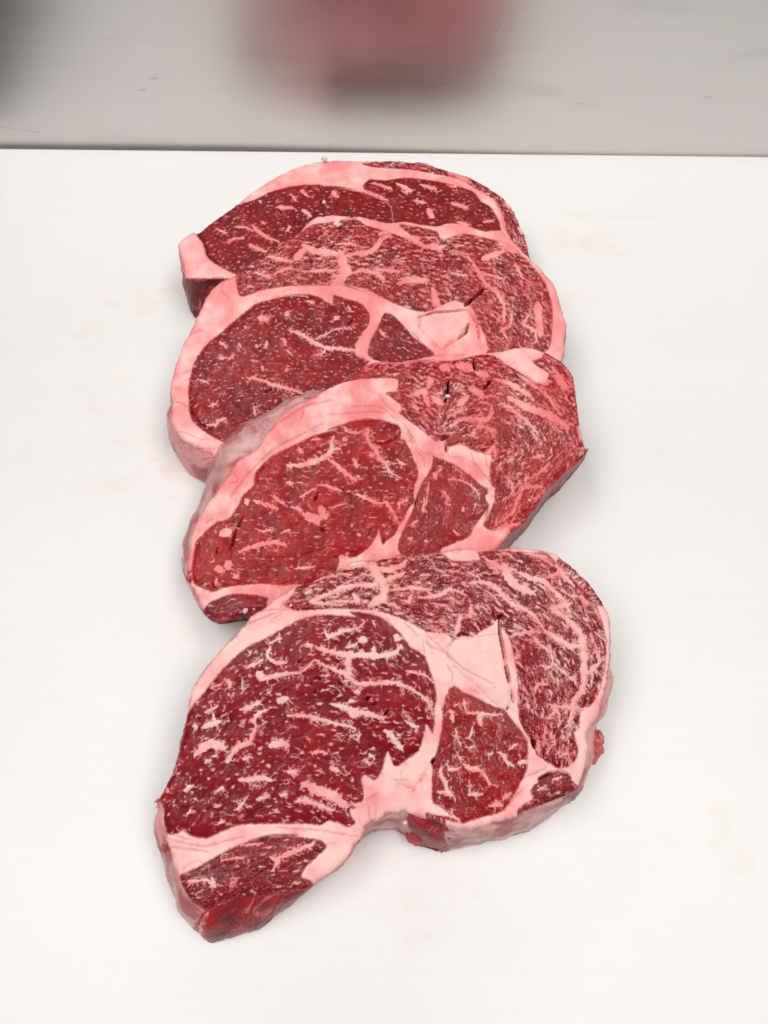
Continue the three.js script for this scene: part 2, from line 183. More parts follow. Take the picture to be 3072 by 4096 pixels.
// ---------------------------------------------------------------- steaks: what was traced from the photograph
const plane = (zn, hn, zf, hf, roll = 0, extra) => (x, z) => { const t = clamp((zn - z) / (zn - zf), -0.4, 1.3), s = lerp(t, t < 0 ? t * 0.3 : t > 1 ? 1 + (t - 1) * 0.3 : t * t * (3 - 2 * t), 0.5); return hn + (hf - hn) * s + roll * x + (extra ? extra(x, z) : 0); };
const STEAKS = [
{ // the uncovered one on top of the row
  T: plane(0.0, 0.030, -0.128, 0.064), thick: 0.034, seed: 11, tone: 0.3, warm: 0.06,
  label: 'uncovered ribeye steak ending the row, with square pale fat kernel and long tail',
  outline: `T 95,390,f,92,400,18 128,385,f 152,440,f,100,450,16 158,520,f,106,530,12 172,610,f,128,640,10 195,700,s,150,720,8 222,780,s,172,800,6 250,850,s,192,870,4 285,930,s,225,980,2 335,1000,s,262,1060,1 385,1040,s,310,1110,1 410,1060,f,385,1215,1 440,1045,l,410,1245,1 540,985,l,500,1228,1 640,965,l,590,1198,1 740,965,l,705,1165,1 860,945,l,800,1110,1 960,932,l,885,1040,2 1060,893,l,1010,930,6 1120,845,f,1125,850,10 1210,780,f,1215,786,12 1290,705,f,1296,712,12 1312,640,f,1318,650,12
    D 735,1290,s,750,1300,12 785,1200,s,805,1245,8 845,1135,s,880,1218,4 915,1090,s,970,1190,4 990,1050,s,1060,1195,4 1110,1030,s,1130,1215,4 1185,990,s,1200,1250,3 1240,1030,l,1290,1330,1 1330,1060,l,1380,1370,1 1450,1090,l,1480,1395,1 1560,1120,l,1560,1420,1
    F 130,1225,l,130,1470,1 215,1262,s,230,1452,1 290,1275,s,300,1430,1 370,1290,s,400,1410,1 470,1258,s,490,1396,1 560,1232,s,580,1384,1 680,1205,s,700,1345,1 770,1170,s,800,1310,1 880,1112,s,910,1262,1 1000,1070,s,1030,1182,2 1100,1032,s,1130,1105,4 1180,985,l,1205,1050,5 1262,945,l,1275,975,8 1290,890,f,1310,895,10 1312,800,f,1345,815,10 1345,690,f,1392,705,10 1360,600,f,1380,620,10 1345,500,f,1370,500,10 1380,420,f,1400,430,10 1445,320,f,1470,340,12
    E 1470,1400,f,1490,1400,14 1490,1300,f,1515,1290,14 1518,1180,f,1536,1180,15 1536,1050,f 1545,900,f 1545,780,f 1528,650,f 1475,530,l 1400,415,l 1290,300,l 1180,205,l 1080,130,f 1000,108,f 880,85,f 740,75,f 640,92,f 430,92,f 330,82,f 250,88,f 140,118,f
    G 1500,118,l 1330,142,l 1250,165,l 1100,184,f 980,190,f 880,225,f 760,278,l 700,320,l 600,372,l 480,396,f 400,450,f 300,512,f 200,590,f 100,664,f
    A 880,470,f 800,540,f 700,650,f 560,830,f 490,920,f 420,1050,f 386,1230,f 372,1330,l 330,1490,l 290,1659,l
    C 265,200,l 240,310,l 190,430,l 145,530,l 85,630,l 72,628,f`,
  muscles: [
    { name: 'eye_muscle', style: 'eye', poly: `C 150,960 185,985 260,985 340,955 420,1010 560,1030 660,1000 760,950 920,895 1300,880 1659,887 D 210,1140 330,1150 420,1110 520,1130 620,1170 690,1130 650,1050 640,985 690,980 640,905 700,930 780,880 760,680 800,640 890,690 960,600 1020,400 1080,540 1130,545 1250,460 1340,390 1400,200 B 1410,1400 1440,1420 1475,1490 1500,1400 1500,1250 1515,1180 1520,1090 1490,960 1450,830 1410,720 1340,650 1260,610 1220,560 1160,470 1070,390 960,310 850,270 730,250 630,245 690,300 560,285 400,280 250,295 100,340 0,390 A 1350,420 1150,530 1000,600 850,720 730,850 640,960 540,1080 440,1200 380,1290 340,1340 310,1500 270,1659 C 235,220 150,440 70,630 112,700 120,800 135,890`,
      dirs: ['A 450,1450 1400,850', 'A 500,1150 1100,650', 'C 400,760 1300,250', 'C 200,500 400,200', 'B 300,1300 1000,1345 1400,1500', 'D 200,520 900,620', 'B 200,600 900,560', 'D 100,700 700,1000', 'B 1100,800 1450,1000 1500,1300'] },
    { name: 'inner_muscle', style: 'inner', poly: `F 55,730 100,620 138,440 148,300 170,190 210,110 250,95 290,120 320,145 450,200 560,255 660,290 720,370 800,470 850,560 850,700 840,800 790,900 730,1010 640,1130 500,1175 400,1205 300,1230 170,1200 100,1180 0,1150 D 1659,1060 1560,960 1480,920 1475,750 1478,600 1465,520`, dirs: ['F 250,300 450,900', 'F 500,500 650,900'] },
    { name: 'cap_muscle', style: 'cap', poly: `G 385,560 400,540 460,470 492,402 600,382 720,330 850,262 960,238 1100,200 1250,172 1330,150 E 0,110 130,132 230,192 350,197 455,185 440,115 600,104 720,112 900,125 1010,130 1080,200 1170,280 1260,375 1340,460 1420,570 1465,690 1500,800 1505,950 1495,1060 1465,1200 1425,1320 1365,1400 1290,1450 F 1280,440 1240,480 1268,620 1250,700 1180,765 1090,770 1020,730 960,690 920,650 880,560 820,440 780,330 770,250 770,150 E 762,1340 772,1200 745,1050 720,920 690,820 632,735 612,665 560,722 460,780 400,818 300,820 235,845 180,800 100,790 0,780 G 1550,772 1420,700 1270,640 1150,606 1060,602 900,592 750,592 580,606 470,602`,
      dirs: ['G 450,540 800,430 1200,340 1659,300', 'G 700,560 1200,520 1659,700', 'E 0,350 400,290 700,420 1000,600 1250,850 1350,1100 1250,1400', 'E 650,650 950,900 1100,1250', 'E 1050,200 1350,550 1480,900', 'F 1150,400 1080,680', 'E 780,1100 900,1500'] },
    { name: 'small_muscle', style: 'tail', poly: `F 960,855 1060,805 1120,800 1210,835 1195,930 1170,1000 1050,1055 900,1108 780,1168 770,1120 840,1060 890,1030 880,950`, dirs: ['F 800,1120 1150,900'] },
    { name: 'tail_muscle', style: 'tail', poly: `T 255,835 300,812 400,760 520,690 640,640 800,605 960,600 1100,620 1140,660 1080,720 1010,790 990,840 1050,870 1000,930 870,950 720,970 640,970 540,990 440,1060 385,1060 330,1020 270,905`, dirs: ['T 300,850 600,720 1000,640', 'T 400,950 900,880'] },
    { name: 'fat_kernel', style: 'kernel', poly: `E 245,848 400,832 605,802 640,900 658,1050 692,1200 718,1300 680,1410 640,1400 560,1360 500,1300 420,1215 300,1115 215,1020 185,960 235,865` },
  ],
  veins: `B 55 300,620 400,650 520,680 620,690 750,690 900,700 1020,690 1110,660 1160,590; B 55 620,690 620,780 630,870 600,900; B 45>28 280,740 380,800 480,840 580,880 650,940 710,985 820,985 930,985 1020,970 1100,975 1200,1010 1300,1060 1400,1130 1460,1210 1490,1300; B 42>12 380,440 420,520 470,480 560,450 650,430 780,400; B 60 745,530 790,545; B 45 190,580 250,610; B 25 600,620 640,600 720,570; B 22 270,740 230,800 150,860; B 50 460,1190 560,1220 660,1250 740,1280 830,1290 980,1340; B 90 660,1280 690,1290; B 35 0,1310 120,1310 200,1320 350,1350 480,1390 600,1410 690,1440; B 45 690,1060 730,1075; B 42 640,1150 655,1170; B 45 1000,1460 1070,1520 1110,1590 1180,1659; B 20 1200,850 1300,870 1390,890 1460,940 1500,980; B 30 1190,1360 1260,1400 1330,1430; B 60 1105,505 1120,520; B 28 860,340 890,380; B 45 880,600 880,680; B 35 1050,680 1130,640; B 20 650,960 560,960; B 24 430,900 380,900;
    A 35 1230,610 1190,690 1220,740 1300,770 1390,770; A 25 1150,740 980,830; A 65 1100,885 1150,910; A 38 1150,940 1290,900 1400,880 1540,870; A 25 770,940 820,980 810,1040; A 20 620,1020 740,990; A 15 940,920 950,1000 940,1090; A 60 1310,1165 1400,1135; A 40 920,1250 1030,1230 1100,1170 1140,1190; A 38 1200,1250 1100,1290 1060,1360 1080,1430 1050,1500 1020,1580 900,1620; A 48 540,1430 640,1390 720,1370; A 25 640,1280 670,1390; A 25 560,1280 700,1210; A 42 440,1400 480,1430; A 70 520,1620 640,1590 760,1640; A 55 1220,1620 1330,1590 1420,1620; A 18 1040,640 1000,700; A 16 1320,520 1200,580; A 30 1300,530 1340,510;
    C 55 460,190 520,130 620,70 740,80; C 48 790,250 830,180 900,90 1040,60; C 55 1230,70 1380,70; C 48 920,440 1040,430 1150,410 1240,440; C 38 350,540 440,490; C 36 680,540 750,510; C 28 860,750 930,700 980,620; C 28 1090,640 1220,590; C 42 1400,340 1500,370; C 25 950,220 1040,200; C 28 640,200 690,180; C 28 380,780 420,740; C 38 1540,480 1659,510; C 36 1510,640 1600,630; C 24 560,260 620,230; C 22 170,520 190,560; C 24 700,880 760,850; C 20 450,620 480,640; C 24 1330,590 1400,580;
    D 85 160,730 300,790 420,830 520,890 600,960; D 40 90,910 200,900 330,950 470,1000; D 35 430,560 520,590; D 38 0,610 90,620; D 28 250,420 330,400 400,430; D 13 640,230 690,280 750,230 640,230; D 24 840,430 890,470; D 20 1120,220 1150,240; D 26 500,410 520,420; D 22 780,480 840,540;
    G 60 870,240 1000,212 1120,205; G 75 1120,205 1130,280 1180,340; G 38 1160,390 1000,400 860,420 760,470 680,500 600,530; G 66 1180,350 1220,420 1200,500 1100,560; G 38 960,470 1010,540; G 35 1400,190 1360,240 1250,270 1120,270; G 40 1380,300 1250,350 1180,370; G 28 600,540 720,550 850,530 1000,540; G 26 560,470 600,440; G 26 740,330 800,310; G 34 1280,440 1450,420 1600,440; G 24 1180,540 1300,560 1350,600; G 30 1420,540 1440,480;
    E 28 0,500 100,490 200,430 300,460; E 34 370,380 480,370 580,410 650,490 720,560 800,580 900,650 980,760; E 58 560,250 640,260 700,350 760,410 880,460; E 28 500,180 620,250 750,270; E 38 900,330 990,370 1060,440 1130,510 1180,560; E 50 1040,590 1120,640 1200,700 1280,790 1310,900 1320,1050 1310,1200 1290,1290 1230,1350 1220,1450 1200,1560; E 42 1200,550 1060,590; E 24 880,820 960,900 1040,950 1060,1050; E 18 1060,1040 1020,1090 950,1060; E 20 1060,1040 1130,1110 1200,1160 1250,1200; E 42 1000,780 1100,850 1200,900 1290,900; E 28 1310,1170 1400,1080 1460,1020 1510,1000; E 20 1200,490 1290,490 1340,560; E 38 380,560 375,660; E 38 300,640 270,740 240,830; E 24 1010,1390 1060,1400 1200,1410 1350,1420; E 20 1060,1400 1110,1480 1120,1540; E 22 900,1300 930,1220 1020,1220; E 28 1000,340 1060,320 1100,300; E 38 780,290 850,330 930,360; E 34 1080,230 1160,320 1230,400; E 30 850,130 1000,170; E 16 1400,780 1500,860; E 14 1380,960 1450,940 1440,1010; E 24 700,820 840,790 950,790; E 30 740,1000 780,980;
    F 20 330,310 440,320 520,325 640,330; F 32 440,310 460,420; F 24 390,430 370,530; F 20 320,200 335,300; F 28 210,290 230,380; F 14 240,260 280,240; F 26 600,640 650,670 680,730 730,760; F 18 520,660 550,650; F 28 310,740 380,780 440,780 490,830 540,910; F 46 400,790 440,775; F 28 130,760 130,830 170,900 180,960; F 24 100,970 180,970 240,1010; F 11 370,870 370,990; F 24 360,990 420,990 480,990; F 24 640,1030 720,970; F 28 530,1080 640,1080; F 18 580,1040 600,1070; F 20 220,1110 220,1170 280,1200 280,1260; F 28 770,730 840,720; F 18 700,620 760,570; F 12 260,640 300,720; F 12 250,440 260,520 300,590; F 12 330,600 420,600; F 16 180,730 200,790 300,770; F 16 930,960 1010,920; F 14 1040,880 1140,840; F 22 850,1060 900,1000; F 24 1000,370 1080,300 1020,240; F 20 1000,430 980,520 1020,600; F 30 930,540 940,640; F 22 1110,680 1180,650; F 18 1130,480 1150,540;
    T 18 300,870 420,860 470,900; T 22 800,720 850,740 820,800; T 12 620,650 760,640; T 26 850,730 960,680 1060,640; T 12 500,740 640,720; T 16 560,880 600,860; T 20 450,850 470,900`,
  grooves: `E 12 615,655 616,690 622,790 648,930 665,1040; E 24 668,1060 685,1130 700,1200; E 12 715,1270 735,1370; E 15 685,1425 690,1400; F 20 940,862 990,835 1050,806; F 9 1050,806 1130,795 1200,828; F 12 780,340 820,430 880,510; F 18 890,540 908,600; D 24 1478,505 1492,475; D 9 1235,865 1290,790 1390,650 1460,510; B 14 480,790 530,750; B 14 280,935 345,928; B 12 510,990 570,980; B 15 265,1075 340,1040; B 20 805,1145 835,1118; B 14 860,1200 920,1180; B 20 985,1300 1030,1260; B 11 215,1030 240,985; B 11 105,850 100,790 130,750; E 14 600,665 635,640; C 7 85,650 120,720 100,850 150,950; E 10 140,1390 150,1450; E 13 232,850 240,838; T 8 660,635 800,596 960,592`,
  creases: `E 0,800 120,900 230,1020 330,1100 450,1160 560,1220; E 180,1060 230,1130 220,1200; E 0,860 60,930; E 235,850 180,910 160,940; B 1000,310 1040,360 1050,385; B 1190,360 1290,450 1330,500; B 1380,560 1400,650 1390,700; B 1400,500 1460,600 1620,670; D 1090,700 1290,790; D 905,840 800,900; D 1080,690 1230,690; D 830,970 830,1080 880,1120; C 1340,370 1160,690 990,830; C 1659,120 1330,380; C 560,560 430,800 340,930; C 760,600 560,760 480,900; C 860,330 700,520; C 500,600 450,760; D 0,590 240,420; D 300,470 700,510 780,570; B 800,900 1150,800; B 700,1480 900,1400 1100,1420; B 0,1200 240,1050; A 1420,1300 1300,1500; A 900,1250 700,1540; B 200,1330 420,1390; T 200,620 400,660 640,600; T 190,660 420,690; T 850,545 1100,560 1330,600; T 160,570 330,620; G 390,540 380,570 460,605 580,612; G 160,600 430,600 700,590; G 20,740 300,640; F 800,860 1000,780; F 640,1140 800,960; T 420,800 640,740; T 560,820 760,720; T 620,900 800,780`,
},
{ // second of the row
  T: plane(-0.118, 0.031, -0.236, 0.064, 0.0), thick: 0.034, seed: 23, tone: 0.82, warm: 0.62,
  label: 'ribeye steak with greyish skin on its sloping fat edge and pale knot in its eye',
  outline: `J 205,500,s,196,486,10 165,590,s,150,580,6 148,700,s,128,690,4 128,830,s,104,830,3 120,950,s,99,945,2 128,1040,l,106,1050,2 165,1140,f,150,1145,2 212,1235,f,200,1250,2 262,1340,f,248,1352,2 292,1395,l,280,1412,2 345,1440,l,335,1465,2 430,1478,l,430,1514,1 510,1478,l,505,1514,1 610,1460,l,620,1500,1 720,1420,l,730,1480,1
    P 620,1318,l 760,1312,l 900,1295,l 1010,1255,l
    L 900,1640,l,985,1655,2 1000,1560,l,1060,1570,2 1060,1490,l,1135,1455,3 1130,1400,l,1200,1368,5 1195,1300,l,1290,1295,6 1290,1190,l,1350,1230,6 1380,1110,l,1440,1130,8 1465,1050,l,1505,1040,10 1535,960,l,1548,950,12 1548,925,l 1515,830,l 1488,700,l 1470,560,l 1460,420,l 1440,320,l 1380,230,l 1300,160,l 1200,110,l 1130,85,f 1020,70,f 850,100,f 700,125,f 560,130,f 380,130,f 300,130,f 150,168,f 0,192,f
    I 1050,236,f 880,246,f 800,282,l 680,342,l 560,422,l 440,482,l
    I 330,562,s,320,532,50 170,605,s,160,585,48 H 1450,200,s,1400,150,54 1300,262,s,1230,215,50 1150,352,s,1000,348,46 1050,440,s,830,455,40 950,560,s,700,495,36 830,732,s,560,612,30 735,800,s,490,680,25 640,872,s,430,745,20 560,980,s,372,905,14 480,1100,s,335,1060,9 405,1205,s,328,1190,5 330,1310,s,328,1300,4 260,1420,s,240,1420,7`,
  muscles: [
    { name: 'eye_muscle', style: 'eye2', poly: `H 1659,545 1450,605 1300,672 1220,712 1100,772 960,852 900,905 820,1000 800,1130 700,1220 660,1300 600,1400 540,1470 430,1500 330,1580 250,1659 J 205,700 185,850 172,1000 195,1110 340,1180 400,1190 500,1150 700,1122 900,1112 1100,1130 1250,1115 K 60,1380 330,1300 400,1150 420,1105 560,1090 700,1000 780,880 802,815 840,960 880,930 960,870 1010,780 1060,700 1110,600 1165,520 1160,430 I 1290,1600 1300,1500 1330,1450 1330,1350 1290,1250 1250,1140 1200,1050 1160,1030 1160,950 1130,890 1000,850 850,830 700,850 560,885 400,940`,
      dirs: ['J 300,900 700,950 1400,800', 'J 800,300 1500,600', 'I 100,1200 700,1200 1200,1150', 'K 200,500 900,550', 'K 100,900 700,700', 'I 200,1500 1200,1450', 'J 350,600 300,1000'] },
    { name: 'inner_muscle', style: 'inner', poly: `L 270,985 350,1010 430,1042 560,1130 640,1200 706,1250 712,1330 735,1400 690,1470 620,1560 560,1659 K 1460,1000 1400,1080 1100,1100 1010,1040 1000,980 1030,870 1090,750 1160,580 1200,440 1250,330 1330,200 1360,90`, dirs: ['L 200,1150 150,1600', 'L 400,1100 650,1400 400,1600'] },
    { name: 'cap_muscle', style: 'cap2', poly: `I 450,492 700,342 880,272 1200,262 1500,228 L 0,202 200,200 450,190 600,152 760,142 900,232 1050,312 1150,380 1200,380 1230,300 1130,230 1100,190 1200,170 1290,200 1380,290 1415,420 1440,600 1478,800 1508,935 1450,1060 1330,1140 1220,1240 1190,1340 1090,1460 900,1570 760,1600 690,1560 720,1490 775,1380 785,1260 742,1190 742,1080 750,980 792,880 720,940 690,955 600,930 500,882 400,905 365,815 300,862 220,800 0,632 I 1150,760 1155,690 1000,562 1110,545 1125,435 1000,412 800,424 600,450`,
      dirs: ['L 0,240 400,260 700,330 1000,420 1250,600 1400,900 1300,1100', 'L 400,700 700,600 1000,700 1180,950 1000,1150', 'L 900,1500 1150,1250', 'I 600,430 900,330 1400,270', 'L 50,550 250,750', 'L 850,1200 800,1550', 'L 450,350 350,750'] },
    { name: 'tail_muscle', style: 'tail', poly: `J 285,1385 350,1300 500,1232 650,1212 850,1232 950,1262 900,1360 800,1440 700,1480 600,1470 500,1490 400,1490 320,1440`, dirs: ['J 320,1380 850,1280'] },
    { name: 'fat_kernel', style: 'kernel', poly: `L 395,925 500,890 600,940 690,965 760,990 738,1090 735,1160 700,1140 640,1060 560,1010 480,985 410,985` },
  ],
  veins: `I 45 470,1020 450,1080 450,1160 390,1220 300,1260 150,1310 0,1310; I 20 450,1150 540,1140; I 38 410,1240 500,1310 580,1380 640,1430 700,1470; I 42>18 820,930 810,1020 830,1090 900,1140 930,1240 1000,1290 1040,1370 1100,1410 1160,1440; I 22 580,920 620,970 760,980; I 28 680,1250 700,1320; I 24 1120,1250 1190,1310; I 38 840,1200 860,1215; I 32 120,1130 150,1190; I 34 570,1040 600,1050; I 18 230,1050 340,1040;
    K 24 170,370 260,370 350,400 420,430; K 22 0,490 80,440 170,390; K 38>24 580,450 680,500 780,550 870,540 930,610 980,700 1010,760; K 70 30,660 100,690 170,720 230,680; K 66 210,600 260,700; K 16 290,600 480,550; K 30 1000,600 1010,550 1100,510; K 30 570,130 580,180; K 22 870,850 890,860; K 30 590,850 610,880; K 26 850,770 860,780; K 50 400,1090 500,1110; K 24 1100,910 1140,905; K 30 1280,930 1290,940;
    J 42 660,790 750,750 850,720 1000,690 1130,715; J 38 800,260 900,300 1050,350; J 28 1020,220 1060,280 1110,290; J 20 820,550 900,580 990,565; J 24 1110,580 1170,570; J 24 1220,960 1320,950 1440,935; J 70 540,890 550,950; J 70 430,960 470,970; J 36 425,1060 410,1120; J 70 470,600 560,580; J 46 600,1040 640,1030; J 24 1140,90 1210,80; J 30 1190,330 1300,370; J 26 400,870 380,900; J 40 720,240 740,300;
    L 16 400,1180 500,1190 580,1220 640,1280 660,1340; L 32 290,1120 290,1180; L 18 340,1330 360,1290 400,1330 380,1380 420,1400; L 28 510,1440 530,1420; L 18 200,1330 190,1450; L 18 150,1520 80,1560; L 13 440,1070 510,1130 500,1160; L 14 640,1370 600,1430; L 12 240,1200 210,1400; L 20 440,1600 480,1640; L 14 320,1060 340,1100 300,1130;
    L 120 830,110 950,180 1080,270 1200,370; L 32 420,740 490,690 600,680 720,690 760,640 760,580; L 26 680,690 650,740 720,760 800,800; L 20 590,800 650,750; L 24 830,560 900,580 960,630 1050,700 1100,750 1140,800; L 52 900,500 1000,560 1100,600 1200,640 1300,690 1390,760; L 38 780,350 900,380 960,420 1080,480; L 38 580,430 680,480 650,520; L 46 230,570 200,450 100,480; L 46 480,560 560,500; L 42 260,500 350,560; L 56 640,300 720,320; L 20 430,650 520,600; L 22 1020,1250 1000,1310 960,1360 950,1440 880,1500 820,1540; L 26 1040,1160 1040,1250 1180,1240; L 20 1240,1040 1180,1110 1100,1170 1050,1170; L 28 1100,1000 1190,980; L 24 930,1010 890,1030; L 14 870,1160 920,1200 930,1280; L 70 470,230 600,260; L 50 330,250 400,260; L 24 1000,320 1200,470 1330,650; L 30 1260,250 1400,450; L 60 1290,330 1380,430; L 24 780,900 790,1000; L 18 1080,780 1130,840; L 30 100,560 150,600; L 26 1200,1250 1200,1330; L 34 800,1590 1000,1540; L 40 230,420 260,350`,
  grooves: `L 40 345,845 375,820; L 13 375,860 385,945; L 24 708,1252 724,1290; L 12 610,190 618,270; L 10 400,340 395,460 372,540; L 12 690,440 745,370; L 9 740,1390 700,1520; I 10 1170,880 1220,950 1270,1060 1310,1140; L 18 165,140 168,155; K 14 150,520 185,440; I 9 840,1090 1000,1090 1130,1010 1165,930; L 9 135,1330 120,1390; J 14 430,800 440,760; J 10 700,420 620,580 560,800; J 9 400,1180 390,1050; K 12 200,800 260,830`,
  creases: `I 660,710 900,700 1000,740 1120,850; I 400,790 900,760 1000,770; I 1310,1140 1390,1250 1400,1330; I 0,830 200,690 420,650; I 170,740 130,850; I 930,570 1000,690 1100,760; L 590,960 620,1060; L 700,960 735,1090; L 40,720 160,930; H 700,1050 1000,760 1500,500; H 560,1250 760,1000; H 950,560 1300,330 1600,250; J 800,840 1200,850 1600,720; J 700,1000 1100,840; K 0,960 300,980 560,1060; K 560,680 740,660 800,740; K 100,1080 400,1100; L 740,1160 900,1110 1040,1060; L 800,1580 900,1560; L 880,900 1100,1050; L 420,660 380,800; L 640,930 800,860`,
},
{ // third of the row
  T: plane(-0.200, 0.032, -0.323, 0.064), thick: 0.034, seed: 37, tone: 0.85, warm: 0.4,
  label: 'ribeye steak with thick curling pink fat edge and dark split beside round fat kernel',
  outline: `M 435,395,f 400,480,f 368,560,f 310,630,f 270,760,f 232,870,f 202,1000,f 184,1110,f 205,1185,f 196,1260,f,172,1250,24 196,1360,f,168,1390,18 225,1450,f,170,1500,12 300,1540,f,195,1615,8 390,1600,f,250,1690,6 470,1640,f,295,1790,4 540,1680,f,375,1880,3 600,1720,f,445,1930,3 700,1760,f,560,1965,3
    P 560,1040,l 720,1010,l 900,965,l 1060,920,l 1170,850,l
    Q 1500,1380,f 1520,1280,l 1530,1180,l 1515,1140,f 1490,1050,f 1450,930,f 1390,850,f 1300,760,f 1190,650,f 1110,582,f 1000,580,f 870,545,f 770,532,f 720,550,f 600,540,f 500,525,f 400,535,f 300,510,f 200,490,f 100,485,f
    O 1659,560,f 1560,540,f 1480,530,f 1340,536,f 1270,550,f 1180,620,f 1090,710,l 1000,745,l 900,820,l 850,860,l 760,910,l 650,970,l 612,1020,f 560,1050,f 480,1092,f 400,1160,f 330,1270,f`,
  muscles: [
    { name: 'eye_muscle', style: 'eye3', poly: `M 372,1240 362,1100 382,950 422,820 482,720 580,620 700,520 850,390 960,300 1050,255 1200,220 1350,190 1500,200 N 500,790 650,780 760,800 885,865 900,790 1000,820 1090,840 1160,890 1200,960 1190,1040 1150,1100 1090,1210 1090,1290 1200,1330 I 830,255 760,320 450,560 M 1600,1200 1300,1400 1000,1560 760,1600 640,1560 500,1470 400,1380`,
      dirs: ['M 500,800 900,500', 'M 500,1000 1000,900 1600,1000', 'N 700,900 1100,950', 'M 500,1400 1000,1200', 'N 500,1100 1000,1250'] },
    { name: 'inner_muscle', style: 'tail', poly: `N 1320,940 1400,960 1480,1040 1560,1130 1640,1190 Q 545,1225 620,1300 690,1370 640,1440 480,1440 300,1400 270,1370 290,1280 330,1210`, dirs: ['Q 350,1250 600,1380'] },
    { name: 'cap_muscle', style: 'cap3', poly: `N 95,700 90,640 110,575 250,495 350,445 450,365 560,315 650,248 760,195 900,178 1000,150 1100,160 1170,210 1250,235 1350,265 1500,320 1659,380 Q 470,560 560,560 700,590 740,640 880,610 1000,630 1120,660 1200,700 1325,828 1402,947 1435,1077 1435,1200 1415,1330 1290,1400 1020,1400 1030,1340 1010,1250 970,1180 940,1100 905,1062 820,1030 740,1060 650,1100 560,1090 400,1030 250,960 100,930 N 1100,745 990,702 900,715 760,712 600,712 450,722 300,752 130,800`,
      dirs: ['N 150,680 500,600 900,560 1300,500', 'N 400,450 900,350 1200,400', 'Q 0,750 400,750 800,800 1100,950 1250,1250', 'Q 600,700 1000,700 1250,900', 'N 1100,640 1600,850'] },
    { name: 'fat_kernel', style: 'kernel', poly: `Q 592,1135 700,1105 885,1092 908,1150 880,1220 780,1290 740,1335 685,1290 610,1210` },
  ],
  veins: `N 76 960,440 980,540 1010,600 960,660 890,710; N 38 980,470 1100,450 1200,440 1260,390 1300,330 1370,290; N 56 650,380 740,430 880,440 950,460; N 56 580,500 650,420; N 28 350,470 450,490 560,520; N 34 1050,610 1150,590 1280,620 1320,660; N 28 700,600 800,590 900,590; N 20 420,610 560,560; N 20 920,370 1040,370 1130,400; N 34 1440,700 1500,680 1659,680; N 48 1280,290 1400,230 1500,300 1659,390; N 22 250,600 400,660; N 30 1260,580 1440,600;
    Q 24 900,760 960,840 1010,930 1090,990 1130,1060 1130,1170; Q 17 960,860 1060,880 1130,900; Q 14 1180,1100 1170,1200 1110,1220 1170,1300; Q 17 1290,1120 1250,1180 1330,1230 1340,1300; Q 36 1000,770 1130,720; Q 38 680,960 700,1030 720,1080; Q 20 470,900 560,890 650,910; Q 60 1100,640 1200,720; Q 44 640,690 740,700; Q 26 480,620 600,640; Q 50 1340,1050 1360,1250; Q 16 1200,800 1250,900; Q 14 820,860 900,880;
    N 22>36 520,1080 640,1120 740,1190 840,1230 980,1240 1100,1250; N 64 1200,1050 1160,1130 1110,1220 1120,1270 1200,1320; N 20 840,1240 800,1280 750,1300; N 38 270,980 360,1000; N 28 520,930 510,970; N 12 750,1160 900,1080 1050,1060; N 22 680,840 740,860; N 14 1020,870 1040,930; N 24 900,1000 940,970; N 24 1280,1080 1330,1140;
    M 28 920,980 1000,990 1100,1020 1180,1050 1300,1080 1450,1130; M 22 640,790 760,800 800,760; M 42 970,815 990,825; M 20 1060,870 1070,910; M 20 660,640 730,690; M 20 560,1250 640,1220; M 28 540,1420 620,1430 650,1380 720,1360; M 24 1270,600 1290,680; M 20 980,1250 1000,1330; M 24 1280,910 1310,900; M 24 840,660 860,690; M 28 900,490 910,510; M 26 1110,640 1100,690; M 24 1010,670 1020,690; M 50 1040,410 1120,430; M 30 1290,370 1310,360; M 20 1340,760 1300,720; M 18 450,990 560,1030`,
  grooves: `Q 30 885,1058 920,1035; Q 14 920,1035 1000,970; Q 16 905,1180 890,1232 845,1268; Q 6 592,1135 700,1105 885,1090; Q 7 905,1095 960,1180 985,1330; M 13 400,1320 385,1290 370,1240; Q 9 800,695 803,700; M 14 1100,1105 1150,1095; M 8 380,1260 470,1410 620,1500; N 9 1020,1040 1060,1000`,
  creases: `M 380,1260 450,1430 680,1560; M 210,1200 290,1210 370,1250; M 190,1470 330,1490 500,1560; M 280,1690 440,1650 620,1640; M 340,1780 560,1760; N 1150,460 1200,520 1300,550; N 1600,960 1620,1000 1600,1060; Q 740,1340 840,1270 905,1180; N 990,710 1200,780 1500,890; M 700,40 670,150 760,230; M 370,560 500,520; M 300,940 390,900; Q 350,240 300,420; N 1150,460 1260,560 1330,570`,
},
{ // fourth, beside the wall
  T: plane(-0.29, 0.034, -0.395, 0.038), thick: 0.05, seed: 51, tone: 0.85, warm: 0.35,
  label: 'ribeye steak beside the steel wall, half covered, with smooth pink fat band',
  outline: `O 128,772,f 150,900,f 188,1050,l,188,1190,6 260,1075,l,215,1300,3 360,1072,l,265,1385,2 500,1062,l,400,1400,2
    P 560,640,l 680,680,l 850,700,l 1010,690,l 1110,640,l 1165,580,l
    Q 1295,760,l 1272,640,l 1240,560,l 1200,470,l 1150,400,l 1080,340,l 1000,290,l 900,240,l 800,210,l 720,185,l 600,150,l 550,155,l 450,140,l 300,145,l 150,140,l 0,150,l
    O 1500,80,l 1330,85,l 1220,105,f 1100,140,f 950,210,f 840,280,f 740,340,f 650,420,f 550,490,l 400,600,l 290,682,l 240,680,f`,
  muscles: [
